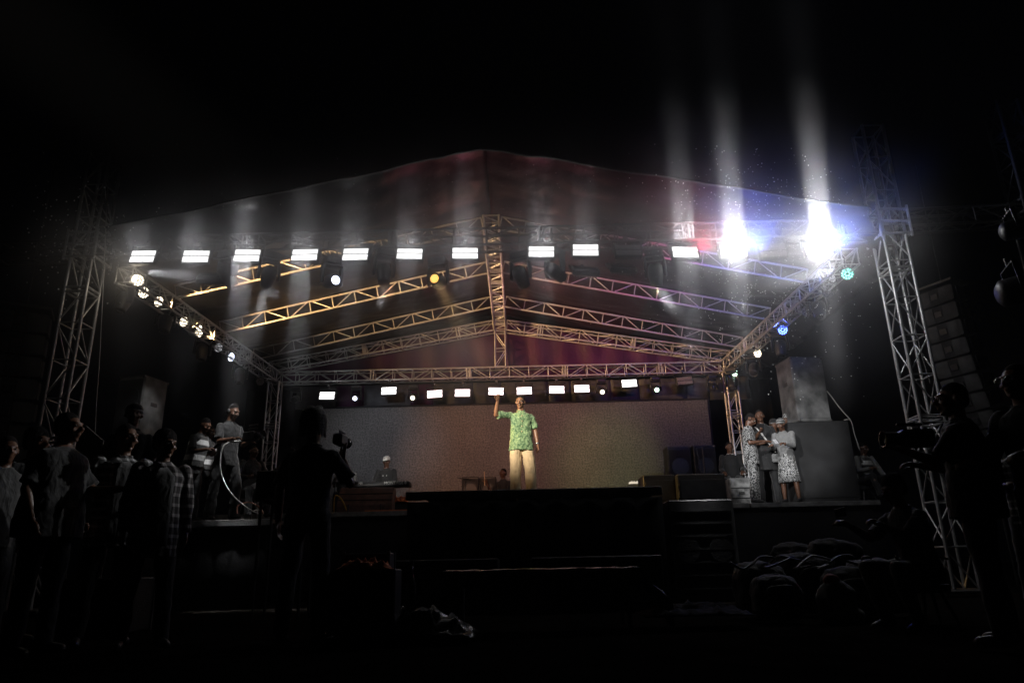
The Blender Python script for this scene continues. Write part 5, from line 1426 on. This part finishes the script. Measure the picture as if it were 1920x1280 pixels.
crumple(V(at(680, 1060, 5.6).x, 5.7, at(680, 1062, 5.6).z - .02), .42, .2, .09, M['orange'], 'orange cloth lying in front of the lettered crate', 11)
cbk = empty('low_box', V(at(680, 1060, 5.6).x, 5.75, 0), 'low black box under the orange cloth', 'box')
MB().box((0, 0, (at(680, 1062, 5.6).z - .02) / 2), (.5, .3, at(680, 1062, 5.6).z - .02), bev=.01).build('case', M['flight'], cbk); MB().box((0, -.152, .05), (.1, .01, .03)).build('handle', M['alu_dark'], cbk)
bp = at(771, 1082, 6.2)
bo = empty('bottle', V(bp.x, 6.2, 0), 'dark water bottle standing left of the long table', 'bottle')
bh = at(771, 1050, 6.2).z
MB().loft([((0, 0, 0), (.04, 0, 0), (0, .04, 0)), ((0, 0, bh * .65), (.04, 0, 0), (0, .04, 0)), ((0, 0, bh * .85), (.016, 0, 0), (0, .016, 0)), ((0, 0, bh * .93), (.016, 0, 0), (0, .016, 0))], 16).build('body', M['plastic'], bo, True)
MB().cyl((0, 0, bh * .93), (0, 0, bh), .019, None, 12).build('lid', M['black'], bo)
crumple(V(at(760, 1095, 5.8).x, 5.8, .03), 1.1, .6, .22, M['plastic'], 'loose dark plastic heap left of the long table', 21, 'plastic_heap', 'plastic')
tp_ = crumple(V(at(1300, 1085, 6.3).x, 6.4, .1), .9, .6, .1, mat('blue_black_tarp', (.0015, .0015, .006), .8, 0, .3, 6, .5, 20, .08), 'blue black tarpaulin on the ground right of the long table', 31, 'tarpaulin', 'tarpaulin')
# heap of bags and cables at the right
random.seed(12)
hpw = ['dark kit bag at the top of the heap right of the stage', 'dark kit bag at the left foot of the heap', 'dark kit bag in the middle of the heap', 'dark kit bag low on the right of the heap', 'rounded dark bag behind the heap, nearest the stage', 'small dark bag in front of the heap', 'dark kit bag beside the reddish topped sack']
for i, (x_, y_, Y, w_) in enumerate(((1560, 1008, 8.2, .62), (1420, 1050, 7.4, .5), (1500, 1035, 7.7, .6), (1640, 1045, 7.4, .6), (1490, 1015, 8.6, .6), (1450, 1075, 6.8, .42), (1590, 1060, 7.0, .5))):
    p = at(x_, y_, Y); h_ = max(.18, p.z)
    t = empty('kit_bag', V(p.x, Y, 0), hpw[i], 'bag', None, random.uniform(-.5, .5))
    b = MB().loft([((-w_ / 2, 0, h_ * .45), (0, .1, 0), (0, 0, h_ * .3)), ((-w_ * .4, 0, h_ * .5), (0, .17, 0), (0, 0, h_ * .46)), ((0, 0, h_ * .5), (0, .2, 0), (0, 0, h_ * .5)), ((w_ * .4, 0, h_ * .48), (0, .17, 0), (0, 0, h_ * .44)), ((w_ / 2, 0, h_ * .45), (0, .1, 0), (0, 0, h_ * .28))], 18, 2.6)
    finish(b.build('bag_body', C_BLACK2 if i % 2 else M['black_cloth'], t, True), .02, 2, .05)
    MB().tube(smoothpath([(-w_ * .25, -.16, h_ * .6), (-.08, -.21, h_ * .72), (.1, -.2, h_ * .74), (w_ * .25, -.16, h_ * .6)], 5), .012, 6).build('strap', C_GREY, t, True)
sk_ = empty('sack', V(at(1560, 1075, 6.6).x, 6.6, 0), 'pale sack with a reddish top in front of the dark heap', 'sack')
b = MB().ell((0, 0, .16), (.17, .14, .2)).ell((.03, 0, .05), (.2, .16, .1)); finish(b.build('sack_body', C_TOPW, sk_, True), .015, 2, .05)
b = MB().ell((-.02, -.01, .34), (.08, .07, .06)); finish(b.build('sack_top', mat('dull_red_cloth', (.25, .04, .03), .6), sk_, True), .012, 1, .04)
for i in range(6):
    x0 = 1400 + i * 62; pts = []
    for q in range(6):
        pts.append(at(x0 + q * random.uniform(10, 26) - 30, 1058 + 12 * sin(q * 1.4 + i) , 7.0 - .12 * i + .1 * q) + V(0, 0, .02))
    pts = [V(p.x, p.y, max(.03, p.z)) for p in pts]
    o = MB().tube(smoothpath(pts, 7), .012, 6).build('loose_cable', M['grey_cable' if i in (2, 4) else 'cable'], None, True)
    tag(o, ('black cable at the left end of the dark heap of bags', 'black cable over the left part of the dark heap', 'pale cable tangled over the middle of the dark heap', 'black cable right of the pale one on the dark heap', 'pale cable over the right part of the dark heap', 'black cable at the right end of the dark heap of bags')[i], 'cable', 'cables over the heap of bags')
# insects and dust in the lamp light
random.seed(5)
dm = mat('bright_dust', (.8, .8, .8), .6)
dv = []; df = []
def speck(p, r):
    n = len(dv)
    for a in ((1, 0, 0), (-1, 0, 0), (0, 1, 0), (0, -1, 0), (0, 0, 1), (0, 0, -1)): dv.append(p + V(*a) * r)
    for q in ((0, 2, 4), (2, 1, 4), (1, 3, 4), (3, 0, 4), (2, 0, 5), (1, 2, 5), (3, 1, 5), (0, 3, 5)): df.append(tuple(n + i for i in q))
for i in range(230):
    cx_ = random.gauss(160, 62); cy__ = random.gauss(450, 52)
    if -5 < cx_ < 300: speck(at(cx_, cy__, random.uniform(9.6, 10.9)), random.uniform(.009, .018))
for i in range(1200):
    cx_ = random.gauss(1430, 110); cy__ = random.gauss(490, 110)
    if 1080 < cx_ < 1640 and 270 < cy__ < 760: speck(at(cx_, cy__, random.uniform(9.3, 10.4)), random.uniform(.004, .0105))
for i in range(500):
    speck(at(random.uniform(250, 1250), random.gauss(430, 60), random.uniform(9.6, 10.4)), random.uniform(.003, .006))
tag(raw('floating_dust', dv, df, dm), kind='stuff')
HAZE = 0.001; SMOKE = 0.75
# ------------------------------------------------------------------ haze
hz = bpy.data.materials.new('haze_air'); hz.use_nodes = True
nt = hz.node_tree; nt.nodes.remove(nt.nodes['Principled BSDF'])
pv = nt.nodes.new('ShaderNodeVolumePrincipled'); pv.inputs['Color'].default_value = (.92, .94, 1, 1); pv.inputs['Density'].default_value = HAZE; pv.inputs['Anisotropy'].default_value = 0.25
nt.links.new(pv.outputs[0], nt.nodes['Material Output'].inputs['Volume'])
hb = MB().box((0, 39, 9.0), (124, 122, 21)).build('haze', hz)
tag(hb, kind='stuff')


sm = bpy.data.materials.new('added_smoke_air'); sm.use_nodes = True
nt = sm.node_tree; nt.nodes.remove(nt.nodes['Principled BSDF'])
pv = nt.nodes.new('ShaderNodeVolumePrincipled'); pv.inputs['Color'].default_value = (.95, .95, 1, 1); pv.inputs['Anisotropy'].default_value = .1
nt.links.new(pv.outputs[0], nt.nodes['Material Output'].inputs['Volume'])
tc = nt.nodes.new('ShaderNodeTexCoord'); sx = nt.nodes.new('ShaderNodeSeparateXYZ'); nt.links.new(tc.outputs['Object'], sx.inputs[0])
rp = nt.nodes.new('ShaderNodeValToRGB'); mr = nt.nodes.new('ShaderNodeMapRange'); mr.inputs[1].default_value = -3.0; mr.inputs[2].default_value = 3.2
nt.links.new(sx.outputs[2], mr.inputs[0]); nt.links.new(mr.outputs[0], rp.inputs[0])
E = rp.color_ramp.elements
def zf(z): return (z + 3.0) / 6.2
E[0].position = 0; E[0].color = (0, 0, 0, 1); E[1].position = 1; E[1].color = (0, 0, 0, 1)
for z, v in ((-2.2, .05), (-1.1, .2), (-.4, .6), (-.1, 1), (.1, 1), (.4, .4), (1.0, .14), (1.6, .05), (2.1, .012), (2.5, 0)):
    q = E.new(zf(z)); q.color = (v, v, v, 1)
no = nt.nodes.new('ShaderNodeTexNoise'); no.inputs['Scale'].default_value = 1.1; no.inputs['Detail'].default_value = 3
nt.links.new(tc.outputs['Object'], no.inputs['Vector'])
m2 = nt.nodes.new('ShaderNodeMapRange'); m2.inputs[1].default_value = .3; m2.inputs[2].default_value = .7; m2.inputs[3].default_value = .5; m2.inputs[4].default_value = 1.4
nt.links.new(no.outputs['Fac'], m2.inputs[0])
mu = nt.nodes.new('ShaderNodeMath'); mu.operation = 'MULTIPLY'; nt.links.new(rp.outputs[0], mu.inputs[0]); nt.links.new(m2.outputs[0], mu.inputs[1])
ab = nt.nodes.new('ShaderNodeMath'); ab.operation = 'ABSOLUTE'; nt.links.new(sx.outputs[0], ab.inputs[0])
mx_ = nt.nodes.new('ShaderNodeMapRange'); mx_.inputs[1].default_value = 5.7; mx_.inputs[2].default_value = 7.6; mx_.inputs[3].default_value = 1; mx_.inputs[4].default_value = 0; nt.links.new(ab.outputs[0], mx_.inputs[0])
m3 = nt.nodes.new('ShaderNodeMath'); m3.operation = 'MULTIPLY'; nt.links.new(mu.outputs[0], m3.inputs[0]); nt.links.new(mx_.outputs[0], m3.inputs[1]); mu = m3
yy = nt.nodes.new('ShaderNodeMath'); yy.operation = 'SUBTRACT'; yy.inputs[1].default_value = .25; nt.links.new(sx.outputs[1], yy.inputs[0])
ya = nt.nodes.new('ShaderNodeMath'); ya.operation = 'ABSOLUTE'; nt.links.new(yy.outputs[0], ya.inputs[0])
ym = nt.nodes.new('ShaderNodeMapRange'); ym.inputs[1].default_value = .12; ym.inputs[2].default_value = .55; ym.inputs[3].default_value = 1; ym.inputs[4].default_value = .38; nt.links.new(ya.outputs[0], ym.inputs[0])
m4 = nt.nodes.new('ShaderNodeMath'); m4.operation = 'MULTIPLY'; nt.links.new(mu.outputs[0], m4.inputs[0]); nt.links.new(ym.outputs[0], m4.inputs[1]); mu = m4
mv_ = nt.nodes.new('ShaderNodeMath'); mv_.operation = 'MULTIPLY'; mv_.inputs[1].default_value = SMOKE; nt.links.new(mu.outputs[0], mv_.inputs[0])
nt.links.new(mv_.outputs[0], pv.inputs['Density'])
sb_ = MB().box((0, 0, 0), (15.4, 1.5, 6.2)).build('added_smoke', sm, loc=(-.75, 10.13, 5.5))  # dense slab added round the front lamps to carry beams and glow
tag(sb_, kind='stuff')
cy.volume_step_rate = 1.5
cy.volume_max_steps = 64
